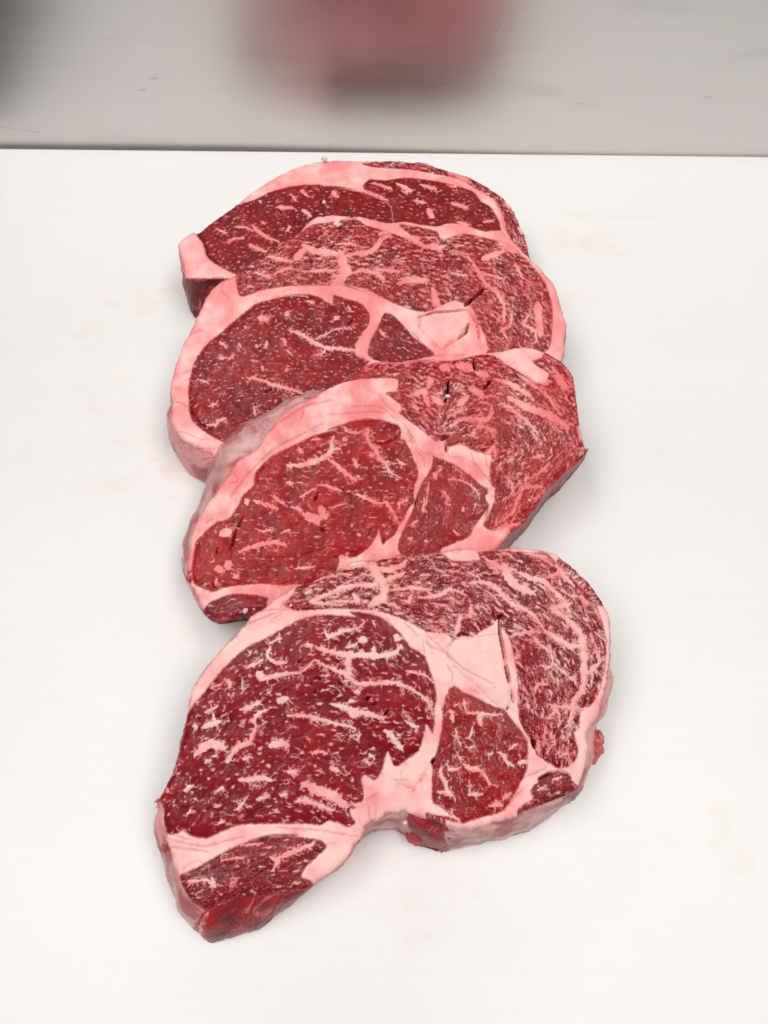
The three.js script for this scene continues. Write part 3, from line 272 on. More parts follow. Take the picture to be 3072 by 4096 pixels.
    { name: 'eye_muscle', style: 'eye4', poly: `O 280,690 400,592 545,482 650,445 760,410 900,345 1050,310 1180,290 1300,290 1450,300 1600,330 Q 50,320 150,330 250,352 330,382 415,430 440,520 P 900,640 720,650 600,620 O 610,1030 540,1000 450,950 370,880 340,780`, dirs: ['O 400,900 800,700', 'O 700,500 1200,500', 'Q 0,400 400,480'] },
    { name: 'inner_muscle', style: 'eye4', poly: `Q 240,310 280,265 380,270 500,255 640,265 800,300 930,340 985,400 1040,430 1080,490 1105,550 1080,620 700,640 440,620 430,520 410,430 340,385 270,345`, dirs: ['Q 300,300 700,400 1100,560', 'Q 400,500 1000,560'] },
    { name: 'cap_muscle', style: 'cap4', poly: `Q 240,162 400,148 550,160 700,192 860,238 1000,302 1115,392 1180,480 1215,560 1262,680 1250,760 1190,660 1130,570 1115,490 1060,400 960,330 860,270 700,230 500,200 300,185`, dirs: ['Q 250,170 700,210 1000,310 1150,450 1250,720'] },
    { name: 'tail_muscle', style: 'tail', poly: `O 192,1062 300,1060 480,1055 600,1080 600,1120 300,1120 190,1100`, dirs: ['O 200,1080 500,1080'] },
  ],
  veins: `O 32 750,640 800,690 880,740 960,765; O 18 600,640 700,650 750,680; O 24 540,780 600,740 680,740; O 28 720,790 800,830 860,850; O 34 960,480 1080,490; O 28 1150,340 1200,390; O 34 1410,340 1450,400; O 28 1160,500 1230,550; O 20 1060,370 1110,430; O 24 820,600 850,620; O 20 440,660 540,700; O 20 800,420 820,440; O 22 1030,680 1060,640;
    Q 22 50,340 70,380; Q 24 450,290 540,340 500,350; Q 38 650,460 680,510; Q 13 780,310 830,320; Q 16 230,325 330,370 400,400; Q 26 800,420 900,450; Q 20 600,300 700,330; Q 30 840,540 900,560; Q 24 320,260 460,250; Q 30 960,330 1060,400 1110,500 1140,600; Q 30 780,220 900,270; Q 24 300,290 420,330; Q 18 1000,540 1060,530; Q 20 560,400 640,420`,
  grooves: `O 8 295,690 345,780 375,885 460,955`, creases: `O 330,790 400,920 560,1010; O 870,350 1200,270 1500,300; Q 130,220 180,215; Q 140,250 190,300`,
},
];
const STYLES = { // traced veins aside: n strokes per square cm, their length and half-width in mm, curl, branching; grain: length mm of the streaks along the muscle, share: how much of it is fat; lean: colour of the meat
  eye: { n: 4.6, len: [1.5, 5], w: [0.12, 0.34], curl: 0.5, br: 0.6, ang: [0.5, 1.3], vein: 0.93, comb: 6, fr: 0.55, grain: 0.75, share: 0.05, net: 0.015, lean: [0.228, 0.0064, 0.0126] },
  eye2: { n: 4.2, len: [1.5, 6], w: [0.09, 0.26], curl: 0.5, br: 0.6, ang: [0.5, 1.3], vein: 0.88, comb: 5, fr: 0.55, grain: 0.8, share: 0.045, net: 0.012, lean: [0.312, 0.0082, 0.0122] },
  eye3: { n: 5, len: [1.2, 4.5], w: [0.09, 0.28], curl: 0.7, br: 0.6, ang: [0.5, 1.3], vein: 0.88, comb: 6, fr: 0.75, grain: 0.5, share: 0.07, net: 0.02, lean: [0.236, 0.0067, 0.0113] },
  eye4: { n: 3.2, len: [1.5, 4.5], w: [0.10, 0.30], curl: 0.5, br: 0.5, ang: [0.5, 1.3], vein: 0.88, comb: 5, fr: 0.6, grain: 0.7, share: 0.05, net: 0.01, lean: [0.203, 0.0062, 0.0103] },
  cap: { n: 4, len: [3, 11], w: [0.15, 0.45], curl: 0.22, br: 0.7, ang: [0.25, 0.8], vein: 0.8, comb: 30, fr: 0.6, grain: 1.5, share: 0.17, net: 0.15, lean: [0.190, 0.0039, 0.0087] },
  cap2: { n: 3.6, len: [3, 10], w: [0.15, 0.42], curl: 0.3, br: 0.7, ang: [0.3, 0.9], vein: 0.76, comb: 30, fr: 0.62, grain: 1.2, share: 0.16, net: 0.14, lean: [0.261, 0.0058, 0.0101] },
  cap3: { n: 3.6, len: [3, 10], w: [0.15, 0.42], curl: 0.3, br: 0.7, ang: [0.3, 0.9], vein: 0.76, comb: 30, fr: 0.62, grain: 1.2, share: 0.16, net: 0.14, lean: [0.220, 0.0054, 0.0099] },
  cap4: { n: 3.2, len: [3, 10], w: [0.15, 0.42], curl: 0.3, br: 0.5, ang: [0.2, 0.6], vein: 0.76, comb: 20, fr: 0.66, grain: 1.4, share: 0.18, net: 0.16, lean: [0.193, 0.0059, 0.0103] },
  inner: { n: 5.5, len: [1.5, 6], w: [0.06, 0.17], curl: 1.0, br: 0.9, ang: [0.5, 1.3], vein: 0.86, comb: 5, fr: 0.8, grain: 0.5, share: 0.03, net: 0.03, lean: [0.265, 0.0065, 0.0112] },
  tail: { n: 3.6, len: [2, 6], w: [0.06, 0.25], curl: 0.5, br: 0.5, ang: [0.4, 1.0], vein: 0.82, comb: 8, fr: 0.66, grain: 1.4, share: 0.06, net: 0.04, lean: [0.194, 0.0062, 0.0110] },
  kernel: { fat: true },
};

function catmull(pts, per) { // closed, pts arrays of numbers
  const n = pts.length, out = [];
  for (let i = 0; i < n; i++) {
    const a = pts[(i + n - 1) % n], b = pts[i], c = pts[(i + 1) % n], d = pts[(i + 2) % n], L = Math.hypot(c[0] - b[0], c[1] - b[1]), k = Math.max(2, Math.ceil(L / per));
    for (let j = 0; j < k; j++) {
      const t = j / k, t2 = t * t, t3 = t2 * t, T = 0.4, q = [];
      for (let m = 0; m < b.length; m++) { const m0 = T * (c[m] - a[m]), m1 = T * (d[m] - b[m]); q.push(m < 2 ? (2 * t3 - 3 * t2 + 1) * b[m] + (t3 - 2 * t2 + t) * m0 + (-2 * t3 + 3 * t2) * c[m] + (t3 - t2) * m1 : lerp(b[m], c[m], t)); }
      out.push(q);
    }
  }
  return out;
}

// ---------------------------------------------------------------- steaks: first pass, outlines and supports
for (const s of STEAKS) {
  const raw = outlineOf(s.outline), kind = { f: 0, l: 1, s: 2 };
  const base = raw.map((o) => { const q = onTop(o.p[0], o.p[1], s.T); return { q, y: s.T(q[0], q[1]), o }; });
  let area = 0; base.forEach((b, i) => { const c = base[(i + 1) % base.length]; area += b.q[0] * c.q[1] - c.q[0] * b.q[1]; });
  s.sign = Math.sign(area);
  const pts = base.map((b, i) => {
    const a = base[(i + base.length - 1) % base.length].q, c = base[(i + 1) % base.length].q, tx = c[0] - a[0], tz = c[1] - a[1], L = Math.hypot(tx, tz) || 1, nx = tz / L * s.sign, nz = -tx / L * s.sign;
    let sh; if (b.o.s) { const g = onHeight(b.o.s[0], b.o.s[1], b.o.s[2]); sh = [g[0], b.o.s[2], g[1]]; } else sh = [b.q[0] + nx * 0.0015, b.y - 0.014, b.q[1] + nz * 0.0015];
    return [b.q[0], b.q[1], sh[0], sh[1], sh[2], kind[b.o.t] ?? 1];
  });
  s.rim = catmull(pts, 0.0003);
  const N = s.rim.length; let acc = 0; s.len = s.rim.map((p, i) => { const v = acc, q = s.rim[(i + 1) % N]; acc += Math.hypot(q[0] - p[0], q[1] - p[1]); return v; }); s.per = acc;
  s.rim.forEach((p, i) => { // small unevenness of a knife-cut edge
    const a = s.rim[(i + N - 1) % N], c = s.rim[(i + 1) % N], tx = c[0] - a[0], tz = c[1] - a[1], L = Math.hypot(tx, tz) || 1, e = (noise(s.len[i] * 200 + s.seed, 3.3) * 0.6 + noise(s.len[i] * 700, s.seed) * 0.32) / 1000;
    p.n = [tz / L * s.sign, -tx / L * s.sign]; p[0] += p.n[0] * e; p[1] += p.n[1] * e;
  });
  const xs = s.rim.map((p) => p[0]), zs = s.rim.map((p) => p[1]), M = 0.004;
  s.x0 = Math.min(...xs) - M; s.x1 = Math.max(...xs) + M; s.z0 = Math.min(...zs) - M; s.z1 = Math.max(...zs) + M;
  s.ppm = 1500 / ((s.x1 - s.x0) * 1000); s.w = 1500; s.h = Math.ceil((s.z1 - s.z0) * 1000 * s.ppm);
  s.tex = (q) => [(q[0] - s.x0) * 1000 * s.ppm, (q[1] - s.z0) * 1000 * s.ppm];
  s.pxTex = (p) => s.tex(onTop(p[0], p[1], s.T));
  const ins = new Uint8Array(s.w * s.h); fillPoly(ins, s.w, s.h, s.rim.map((p) => s.tex(p)), 1);
  const di = edt(ins.map((v) => 1 - v), s.w, s.h), dout = edt(ins, s.w, s.h);
  s.ins = ins; s.sd = di.map((v, i) => (v - dout[i]) / s.ppm);           // mm, positive inside
}
const bil = (f, s, x, y) => { x = clamp(x, 0, s.w - 1.001); y = clamp(y, 0, s.h - 1.001); const X = Math.floor(x), Y = Math.floor(y), a = x - X, b = y - Y, i = Y * s.w + X; return (f[i] * (1 - a) + f[i + 1] * a) * (1 - b) + (f[i + s.w] * (1 - a) + f[i + s.w + 1] * a) * b; };
const bottomOf = (k, x, z) => {
  const s = STEAKS[k], u = STEAKS[k + 1]; let b = Math.max(0.0006, Math.min(s.T(x, z) - s.thick, 0.05));
  if (u && x > u.x0 && x < u.x1 && z > u.z0 && z < u.z1) { const t = u.tex([x, z]), d = bil(u.sd, u, t[0], t[1]); if (d > -4) b = Math.max(b, (u.T(x, z) + 0.0008) * sstep(-4, 3, d)); }
  return Math.min(b, s.T(x, z) - 0.006);
};

// ---------------------------------------------------------------- steaks: texture, relief and mesh
function buildSteak(k) {
  const s = STEAKS[k], { w, h, ppm } = s, N = w * h; seed = s.seed * 7919;
  const lab = new Uint8Array(N);                                     // 0 fat, 1.. muscles
  s.muscles.forEach((m, i) => { m.tex = catmull(px(m.poly).map((p) => s.pxTex(p)), 3); fillPoly(lab, w, h, m.tex, i + 1); });
  for (let i = 0; i < s.rim.length; i += 2) {                          // where the meat itself was cut at the edge, it reaches the rim
    const R = s.rim[i]; if (R[5] < 0.5 || R[5] > 1.5) continue; const t0 = s.tex(R); let hit = 0, d = 0;
    for (d = 0; d < 4.5; d += 0.25) { const X = Math.round(t0[0] - R.n[0] * d * ppm), Y = Math.round(t0[1] - R.n[1] * d * ppm); if (X >= 0 && Y >= 0 && X < w && Y < h && lab[Y * w + X]) { hit = lab[Y * w + X]; break; } }
    if (hit && !STYLES[s.muscles[hit - 1].style].fat && noise(s.len[i] * 90, s.seed) > -0.25) for (let e = -1.5; e < d + 0.3; e += 0.12) { const X = Math.round(t0[0] - R.n[0] * e * ppm), Y = Math.round(t0[1] - R.n[1] * e * ppm); for (let a = -2; a <= 2; a++) for (let b = -2; b <= 2; b++) { const x = X + a, y = Y + b; if (x >= 0 && y >= 0 && x < w && y < h && !lab[y * w + x]) lab[y * w + x] = hit; } }
  }
  const edge = new Uint8Array(N); for (let y = 0; y < h - 1; y++) for (let x = 0; x < w - 1; x++) { const i = y * w + x; if (lab[i] !== lab[i + 1] || lab[i] !== lab[i + w]) edge[i] = 1; }
  const de = edt(edge, w, h);
  const fat = new Float32Array(N).fill(-9), dark = new Float32Array(N).fill(-9), gro = new Float32Array(N).fill(-9), lea = new Float32Array(N).fill(-9);
  const stamp = (buf, cx, cy, r, reach) => { const R = r + reach; for (let y = Math.max(0, Math.floor(cy - R)); y <= Math.min(h - 1, cy + R); y++) for (let x = Math.max(0, Math.floor(cx - R)); x <= Math.min(w - 1, cx + R); x++) { const v = (r - Math.hypot(x - cx, y - cy)) / ppm; if (v > buf[y * w + x]) buf[y * w + x] = v; } };
  const polyStroke = (buf, pts, w0, w1, reach, taper) => {
    const L = [0]; for (let i = 1; i < pts.length; i++) L.push(L[i - 1] + Math.hypot(pts[i][0] - pts[i - 1][0], pts[i][1] - pts[i - 1][1])); const tot = L[L.length - 1] || 1;
    for (let i = 1; i < pts.length; i++) { const n = Math.max(1, Math.ceil((L[i] - L[i - 1]) / 2)); for (let j = 0; j <= n; j++) { const u = j / n, t = (L[i - 1] + (L[i] - L[i - 1]) * u) / tot, x = lerp(pts[i - 1][0], pts[i][0], u), y = lerp(pts[i - 1][1], pts[i][1], u); const tp = taper ? 0.35 + 0.65 * Math.pow(Math.sin(Math.PI * clamp(t, 0.02, 0.98)), 0.5) : 1; stamp(buf, x, y, lerp(w0, w1, t) * tp * (1 + 0.35 * noise(x * 0.05, y * 0.05)), reach); } }
  };
  const scaleAt = (p) => { const a = s.pxTex(p), b = s.pxTex([p[0] + 10, p[1]]); return Math.hypot(b[0] - a[0], b[1] - a[1]) / 10; };
  for (const v of veins(s.veins)) { const sc = scaleAt(v.p[0]); polyStroke(fat, v.p.map((p) => s.pxTex(p)), v.w[0] * sc * 0.53, (v.w[1] ?? v.w[0]) * sc * 0.53, 1.4 * ppm, true); }
  for (const v of veins(s.grooves)) { const sc = scaleAt(v.p[0]) * (/^eye/.test((s.muscles[(lab[Math.round(s.pxTex(v.p[0])[1]) * w + Math.round(s.pxTex(v.p[0])[0])] || 1) - 1] || {}).style) ? 0.6 : 1); polyStroke(gro, v.p.map((p) => s.pxTex(p)), v.w[0] * sc * 0.5, v.w[0] * sc * 0.5, 0.8 * ppm, true); }
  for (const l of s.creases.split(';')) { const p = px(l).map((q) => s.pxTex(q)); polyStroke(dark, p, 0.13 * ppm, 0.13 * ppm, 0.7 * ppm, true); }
  // procedural flecks that follow each muscle's grain
  s.muscles.forEach((m, mi) => {
    const st = STYLES[m.style]; if (st.fat) return;
    const segs = []; for (const d of m.dirs) { const p = px(d).map((q) => s.pxTex(q)); for (let i = 1; i < p.length; i++) { const n = 4; for (let j = 0; j < n; j++) segs.push([lerp(p[i - 1][0], p[i][0], (j + 0.5) / n), lerp(p[i - 1][1], p[i][1], (j + 0.5) / n), 2 * Math.atan2(p[i][1] - p[i - 1][1], p[i][0] - p[i - 1][0])]); } }
    const dir = (x, y) => { let a = 0, b = 0; for (const g of segs) { const q = 1 / ((x - g[0]) ** 2 + (y - g[1]) ** 2 + 900); a += q * Math.cos(g[2]); b += q * Math.sin(g[2]); } return Math.atan2(b, a) / 2; };
    let lo = [1e9, 1e9], hi = [-1e9, -1e9]; for (const p of m.tex) for (const c of [0, 1]) { lo[c] = Math.min(lo[c], p[c]); hi[c] = Math.max(hi[c], p[c]); }
    const cm2 = (hi[0] - lo[0]) * (hi[1] - lo[1]) / (ppm * 10) ** 2;
    const run = (buf, x, y, a, len, wd, curl, br, depth) => {
      const step = 0.4 * ppm, n = Math.max(3, Math.round(len / 0.4)), flip = Math.cos(a - dir(x, y)) < 0 ? Math.PI : 0; let off = a - dir(x, y) - flip;
      for (let i = 0; i < n; i++) {
        const t = i / (n - 1), d = dir(x, y) + flip; off = off * 0.97 + rr(-0.45, 0.45) * curl; x += Math.cos(d + off) * step; y += Math.sin(d + off) * step;
        if (x < 0 || y < 0 || x >= w || y >= h || lab[Math.floor(y) * w + Math.floor(x)] !== mi + 1) return;
        stamp(buf, x, y, wd * ppm * Math.pow(Math.sin(Math.PI * clamp(t, 0.06, 0.94)), 0.7) * rr(0.6, 1.25), 1.0 * ppm);
        if (depth < 2 && rnd() < br * 0.18) run(buf, x, y, d + off + (rnd() < 0.5 ? -1 : 1) * rr(...st.ang), len * rr(0.25, 0.5), wd * rr(0.5, 0.85), curl, br, depth + 1);
      }
    };
    const clump = (x, y) => 0.5 + 0.9 * fbm(x / ppm * 0.07 + mi * 9 + s.seed, y / ppm * 0.07, 3);
    for (let i = 0; i < cm2 * st.n; i++) {
      const x = rr(lo[0], hi[0]), y = rr(lo[1], hi[1]); if (lab[Math.floor(y) * w + Math.floor(x)] !== mi + 1 || rnd() > clump(x, y) + 0.35) continue;
      const q = rnd(); run(fat, x, y, dir(x, y) + (rnd() < 0.5 ? 0 : Math.PI) + rr(-0.4, 0.4), lerp(st.len[0], st.len[1], q * q), lerp(st.w[0], st.w[1], rnd() ** 1.6), st.curl, st.br, 0);
    }
    for (let i = 0; i < cm2 * 2.2; i++) { const x = rr(lo[0], hi[0]), y = rr(lo[1], hi[1]); if (lab[Math.floor(y) * w + Math.floor(x)] === mi + 1) run(dark, x, y, dir(x, y) + rr(-0.3, 0.3), rr(2, 8), rr(0.03, 0.07), 0.35, 0.1, 1); }
    for (let i = 0; i < cm2 * st.comb; i++) { const x = rr(lo[0], hi[0]), y = rr(lo[1], hi[1]); if (lab[Math.floor(y) * w + Math.floor(x)] === mi + 1) run(lea, x, y, dir(x, y) + (rnd() < 0.5 ? 0 : Math.PI) + rr(-0.3, 0.3), rr(0.8, 4.0), rr(0.05, 0.17), 0.3, 0.2, 1); }
    for (const v of veins(s.veins)) {                                  // spurs along the traced veins
      const p = v.p.map((q) => s.pxTex(q)), half = v.w[0] * scaleAt(v.p[0]) * 0.5 / ppm;
      for (let i = 1; i < p.length; i++) { const L = Math.hypot(p[i][0] - p[i - 1][0], p[i][1] - p[i - 1][1]), a = Math.atan2(p[i][1] - p[i - 1][1], p[i][0] - p[i - 1][0]), n = Math.ceil(L / ppm / 0.9); for (let j = 0; j < n; j++) { if (rnd() > 0.75) continue; const t = (j + rnd()) / n, x = lerp(p[i - 1][0], p[i][0], t), y = lerp(p[i - 1][1], p[i][1], t); if (x < 1 || y < 1 || x > w - 2 || y > h - 2 || lab[Math.floor(y) * w + Math.floor(x)] !== mi + 1) continue; run(fat, x, y, a + (rnd() < 0.5 ? -1 : 1) * rr(0.5, 1.6), half + rr(0.5, 2.4), rr(0.08, 0.2) + half * 0.12, 0.6, 0.5, 1); } }
    }
    m.dir = dir;
  });
  // streaks that follow the grain: noise averaged along the muscle's direction field
  const gs = 10, gw = Math.ceil(w / gs) + 2, gh = Math.ceil(h / gs) + 2, gc = new Float32Array(gw * gh), gn = new Float32Array(gw * gh);
  for (let j = 0; j < gh; j++) for (let i = 0; i < gw; i++) {
    const x = Math.min(w - 1, i * gs), y = Math.min(h - 1, j * gs); let m = lab[y * w + x]; if (!m) { let best = 30 * ppm; for (let q = 0; q < 16; q++) { const a = q * 0.3927; for (const r of [1.5, 3]) { const X = Math.round(x + Math.cos(a) * r * ppm), Y = Math.round(y + Math.sin(a) * r * ppm); if (X >= 0 && Y >= 0 && X < w && Y < h && lab[Y * w + X] && r < best) { best = r; m = lab[Y * w + X]; } } } }
    const mu = m && s.muscles[m - 1], a = mu && mu.dir ? mu.dir(x, y) + noise(x / ppm * 0.22, y / ppm * 0.22) * (mu.style === 'inner' ? 1.6 : 0.55) : 0; gc[j * gw + i] = Math.cos(a); gn[j * gw + i] = Math.sin(a);
  }
  const B1 = new Float32Array(N), B2 = new Float32Array(N), C1 = new Float32Array(N), C2 = new Float32Array(N);
  for (let y = 0; y < h; y++) for (let x = 0; x < w; x++) { const i = y * w + x; if (!lab[i] && s.sd[i] < 0) continue; const X = x / ppm + s.seed * 3, Y = y / ppm; const q = lab[i] ? STYLES[s.muscles[lab[i] - 1].style].fr || 1 : 1; B1[i] = noise(X * q, Y * q) + 0.46 * noise(X * q * 2.3 + 9, Y * q * 2.3) + 0.12 * noise(X * q * 5, Y * q * 5); B2[i] = rnd() * 2 - 1; }
  { const sum = s.muscles.map(() => [0, 0, 1, 0]);
    for (let y = 1; y < h - 1; y++) for (let x = 1; x < w - 1; x++) {
      const i = y * w + x, m = lab[i]; if (!m) continue; const st = STYLES[s.muscles[m - 1].style]; if (st.fat) continue;
      const n = Math.max(2, Math.round(st.grain * ppm / 2)); let a = B1[i], b = B2[i], c = 1, cb = 1;
      for (const sg of [1, -1]) { let X = x, Y = y, px0 = 0, py0 = 0; for (let q = 0; q < n; q++) { const g = Math.round(Y / gs) * gw + Math.round(X / gs); let dx = gc[g], dy = gn[g]; if (q === 0) { dx *= sg; dy *= sg; } else if (dx * px0 + dy * py0 < 0) { dx = -dx; dy = -dy; } px0 = dx; py0 = dy; X += dx * 2; Y += dy * 2; const xi = Math.round(X), yi = Math.round(Y); if (xi < 0 || yi < 0 || xi >= w || yi >= h) break; const k = yi * w + xi, wt = 1 - 0.6 * q / n; a += B1[k] * wt; c += wt; if (q < 5) { b += B2[k]; cb++; } } }
      C1[i] = a / c; C2[i] = b / cb; const t = sum[m - 1]; t[0] += C1[i]; t[1] += C1[i] ** 2; t[2]++;
    }
    for (let i = 0; i < N; i++) if (lab[i]) { const t = sum[lab[i] - 1], mu = t[0] / t[2], sdv = Math.sqrt(Math.max(1e-6, t[1] / t[2] - mu * mu)); C1[i] = (C1[i] - mu) / sdv; C2[i] *= 2.2; }
  }
  const probit = (p) => { const t = Math.sqrt(-2 * Math.log(Math.min(p, 1 - p))), z = t - (2.30753 + 0.27061 * t) / (1 + 0.99229 * t + 0.04481 * t * t); return p < 0.5 ? -z : z; };
  // fat: fine red capillaries
  for (let i = 0; i < 130; i++) { let x = rr(0, w), y = rr(0, h), a = rr(0, 6.28), n = rr(8, 40); if (lab[Math.floor(y) * w + Math.floor(x)]) continue; for (let j = 0; j < n; j++) { a += rr(-0.4, 0.4); x += Math.cos(a) * 2; y += Math.sin(a) * 2; if (x < 1 || y < 1 || x > w - 2 || y > h - 2 || lab[Math.floor(y) * w + Math.floor(x)]) break; stamp(dark, x, y, 0.03 * ppm, 0.4 * ppm); } }

  const col = new Uint8Array(N * 4), bmp = new Uint8Array(N * 4), rgh = new Uint8Array(N * 4), H = new Float32Array(N);
  const F1 = [0.93, 0.575, 0.53], F2 = [0.90, 0.33, 0.335], F3 = [0.78, 0.12, 0.125];
  for (let y = 0; y < h; y++) for (let x = 0; x < w; x++) {
    const i = y * w + x; if (s.sd[i] < -3) { col[i * 4 + 3] = bmp[i * 4 + 3] = rgh[i * 4 + 3] = 255; continue; }
    const X = x / ppm, Y = y / ppm, S = s.seed;
    // ragged tissue edges: all look-ups are bent by noise at two scales
    const n1 = noise(X * 0.55 + S, Y * 0.55), n2 = noise(X * 0.55, Y * 0.55 + S + 50), n3 = noise(X * 1.7 + S, Y * 1.7 + 7), n4 = noise(X * 1.7 + 70, Y * 1.7 + S), n5 = noise(X * 4.1, Y * 4.1 + S);
    const wx = x + (n1 * 0.55 + n3 * 0.42 + n5 * 0.16) * ppm, wy = y + (n2 * 0.55 + n4 * 0.42 - n5 * 0.16) * ppm;
    const L0 = lab[i], jg = L0 && s.muscles[L0 - 1].style.startsWith('cap') ? 1.9 : 1, bx = x + (n1 * 0.30 + n3 * 0.22 * jg) * ppm, by = y + (n2 * 0.30 + n4 * 0.22 * jg) * ppm;
    const L = lab[Math.round(clamp(by, 0, h - 1)) * w + Math.round(clamp(bx, 0, w - 1))], st = L ? STYLES[s.muscles[L - 1].style] : null, dm = bil(de, s, bx, by) / ppm;
    const low = fbm(X * 0.05 + S, Y * 0.05 + 3, 3), mid = fbm(X * 0.16 + 9, Y * 0.16 + S, 3), fine = noise(X * 2.6, Y * 2.6), grain = noise(X * 5.5 + 3, Y * 5.5 + S);
    const dk = dark[i], dkw = bil(dark, s, bx, by), g = bil(gro, s, x + n3 * 0.15 * ppm, y + n4 * 0.15 * ppm);
    let r, gg, b, hh, ro;
    // fat
    let red = clamp(s.tone - 0.08 + low * 1.7 + mid * 0.6 + (L ? 0.10 : 0)), deep = clamp(s.warm + (mid * 0.35 + low * 1.0) - 0.42) * 0.8;
    if (st && st.fat) { red = clamp(s.tone * 0.55 - 0.05 + low * 0.6 + mid * 0.4); deep = 0; }
    const fl = 1 + fine * 0.025 + grain * 0.02;
    const fr = lerp(lerp(F1[0], F2[0], red), F3[0], deep) * fl, fg = lerp(lerp(F1[1], F2[1], red), F3[1], deep) * fl, fb = lerp(lerp(F1[2], F2[2], red), F3[2], deep) * fl;
    const lobes = Math.abs(noise(X * 0.22 + S * 3, Y * 0.22 + n1 * 0.3));
    if (st && !st.fat) {
      const v0 = bil(fat, s, wx, wy), le = bil(lea, s, wx, wy), v = Math.min(v0, le > -0.5 ? Math.max(-le * 0.9, v0 - 0.55) : v0), soft = 0.22;
      const lic = C2[i], c1 = bil(C1, s, x + (n1 * 0.28 + n3 * 0.30 + n5 * 0.12) * ppm, y + (n2 * 0.28 + n4 * 0.30 - n5 * 0.12) * ppm), cl = fbm(X * 0.11 + S * 5, Y * 0.11 + L * 8, 2) * (st.share > 0.08 ? 1.5 : 1.0), thr = probit(1 - st.share);
      let f = sstep(-soft, soft, v + 0.02 + n5 * 0.05 + lic * 0.03);
      f = Math.max(f, sstep(thr - 0.45, thr + 0.95, c1 + cl + lic * 0.07) * (st.share > 0.08 ? 0.92 : 0.78));
      { if (st.net > 0.02) { const nw = st.net * clamp(0.75 + cl * 0.9 + n1 * 0.4, 0.12, 1.6); f = Math.max(f, sstep(nw + 0.12, nw * 0.35, Math.abs(c1 + 0.2 + n5 * 0.06)) * (st.share > 0.08 ? 0.85 : 0.55)); } }
      const veil = sstep(0.0, 1.2, c1 + cl + fine * 0.5 - thr + 1.3) * 0.03; f = Math.max(f, veil);
      f = Math.max(f, sstep(0.48, 0.0, dm) * 0.48);
      const tone = clamp(0.5 + low * 0.55 + mid * 0.5 + fine * 0.09 + grain * 0.06 + lic * 0.09), k1 = lerp(0.55, 1.42, tone), pp = clamp(0.5 + fbm(X * 0.09 + 30, Y * 0.09 + S, 2) * 1.2);
      const lr = st.lean[0] * k1, lg = st.lean[1] * k1 * lerp(0.8, 1.4, pp), lb = st.lean[2] * k1 * lerp(0.75, 1.4, pp);
      const hal = Math.max(sstep(-0.75, 0.05, v), sstep(thr - 1.0, thr, c1 + cl)) * (1 - f) * 0.32;                 // meat reddens where it meets fat
      r = lerp(lr + hal * 0.16, fr * 0.95, f); gg = lerp(lg + hal * 0.018, fg * st.vein, f); b = lerp(lb + hal * 0.02, fb * st.vein, f);
      hh = 0.22 * f + fine * 0.08 + grain * 0.07 + lic * 0.07 + mid * 0.5 + low * 1.0 + 0.9 * (1 - Math.exp(-dm / 3.5)) - 0.25; ro = lerp(0.24, 0.34, f) + fine * 0.05 + mid * 0.16;
      hh -= sstep(-0.25, 0.1, dkw) * 0.35;
    } else {
      r = fr; gg = fg; b = fb; hh = 0.1 + low * 1.1 + mid * 0.35 + fine * 0.02 + grain * 0.02 - sstep(0.06, 0.0, lobes) * clamp(mid * 2) * 0.15 + (st ? 0.7 * (1 - Math.exp(-dm / 2)) : 0); ro = 0.33 + mid * 0.16 + fine * 0.05;
      const eb = sstep(0.48, 0.0, dm) * 0.42; if (!st) { r = lerp(r, 0.30, eb); gg = lerp(gg, 0.03, eb); b = lerp(b, 0.035, eb); }
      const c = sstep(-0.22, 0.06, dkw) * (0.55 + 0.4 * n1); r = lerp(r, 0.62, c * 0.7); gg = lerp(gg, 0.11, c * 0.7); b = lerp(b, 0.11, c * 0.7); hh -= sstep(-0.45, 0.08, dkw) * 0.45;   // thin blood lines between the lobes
      const lb2 = sstep(0.05, 0.0, lobes) * clamp(mid * 2.4) * 0.3; r = lerp(r, 0.62, lb2); gg = lerp(gg, 0.17, lb2); b = lerp(b, 0.16, lb2);
      const smear = sstep(0.22, 0.5, fbm(X * 0.35 + 60, Y * 0.35 + S, 3) + (dm < 0.8 ? 0.12 : 0)) * 0.22; r = lerp(r, 0.68, smear); gg = lerp(gg, 0.20, smear); b = lerp(b, 0.20, smear);
    }
    { const er = sstep(1.5, 0.1, s.sd[i] + n1 * 0.8 + n3 * 0.3) * clamp(0.45 + mid * 1.6 + low) * 0.75; r = lerp(r, 0.58, er); gg = lerp(gg, 0.085, er); b = lerp(b, 0.085, er); }   // dried blood on the cut rim
    H[i] = hh - (g > -0.35 ? sstep(-0.14, 0.12, g) * Math.min(18, 3 + Math.max(0, g) * 42) : 0);
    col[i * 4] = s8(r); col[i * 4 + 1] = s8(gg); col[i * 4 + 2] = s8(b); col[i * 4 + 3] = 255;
    const hb = clamp(0.5 + (hh - mid * 0.5 - low) * 0.42) * 255; bmp[i * 4] = bmp[i * 4 + 1] = bmp[i * 4 + 2] = hb; bmp[i * 4 + 3] = 255;
    const rv = clamp(ro, 0.14, 0.9) * 255; rgh[i * 4] = rgh[i * 4 + 1] = rgh[i * 4 + 2] = rv; rgh[i * 4 + 3] = 255;
  }
  const topMat = new THREE.MeshPhysicalMaterial({ map: dataTex(col, w, h, true), bumpMap: dataTex(bmp, w, h), bumpScale: 0.0010, roughness: 1, roughnessMap: dataTex(rgh, w, h), specularIntensity: 0.3, clearcoat: 0.05, clearcoatRoughness: 0.12 });

  // mesh of the cut face: a grid clipped at the rim
  const step = 0.0005, nx = Math.ceil((s.x1 - s.x0) / step) + 1, nz = Math.ceil((s.z1 - s.z0) / step) + 1, sd = new Float32Array(nx * nz);
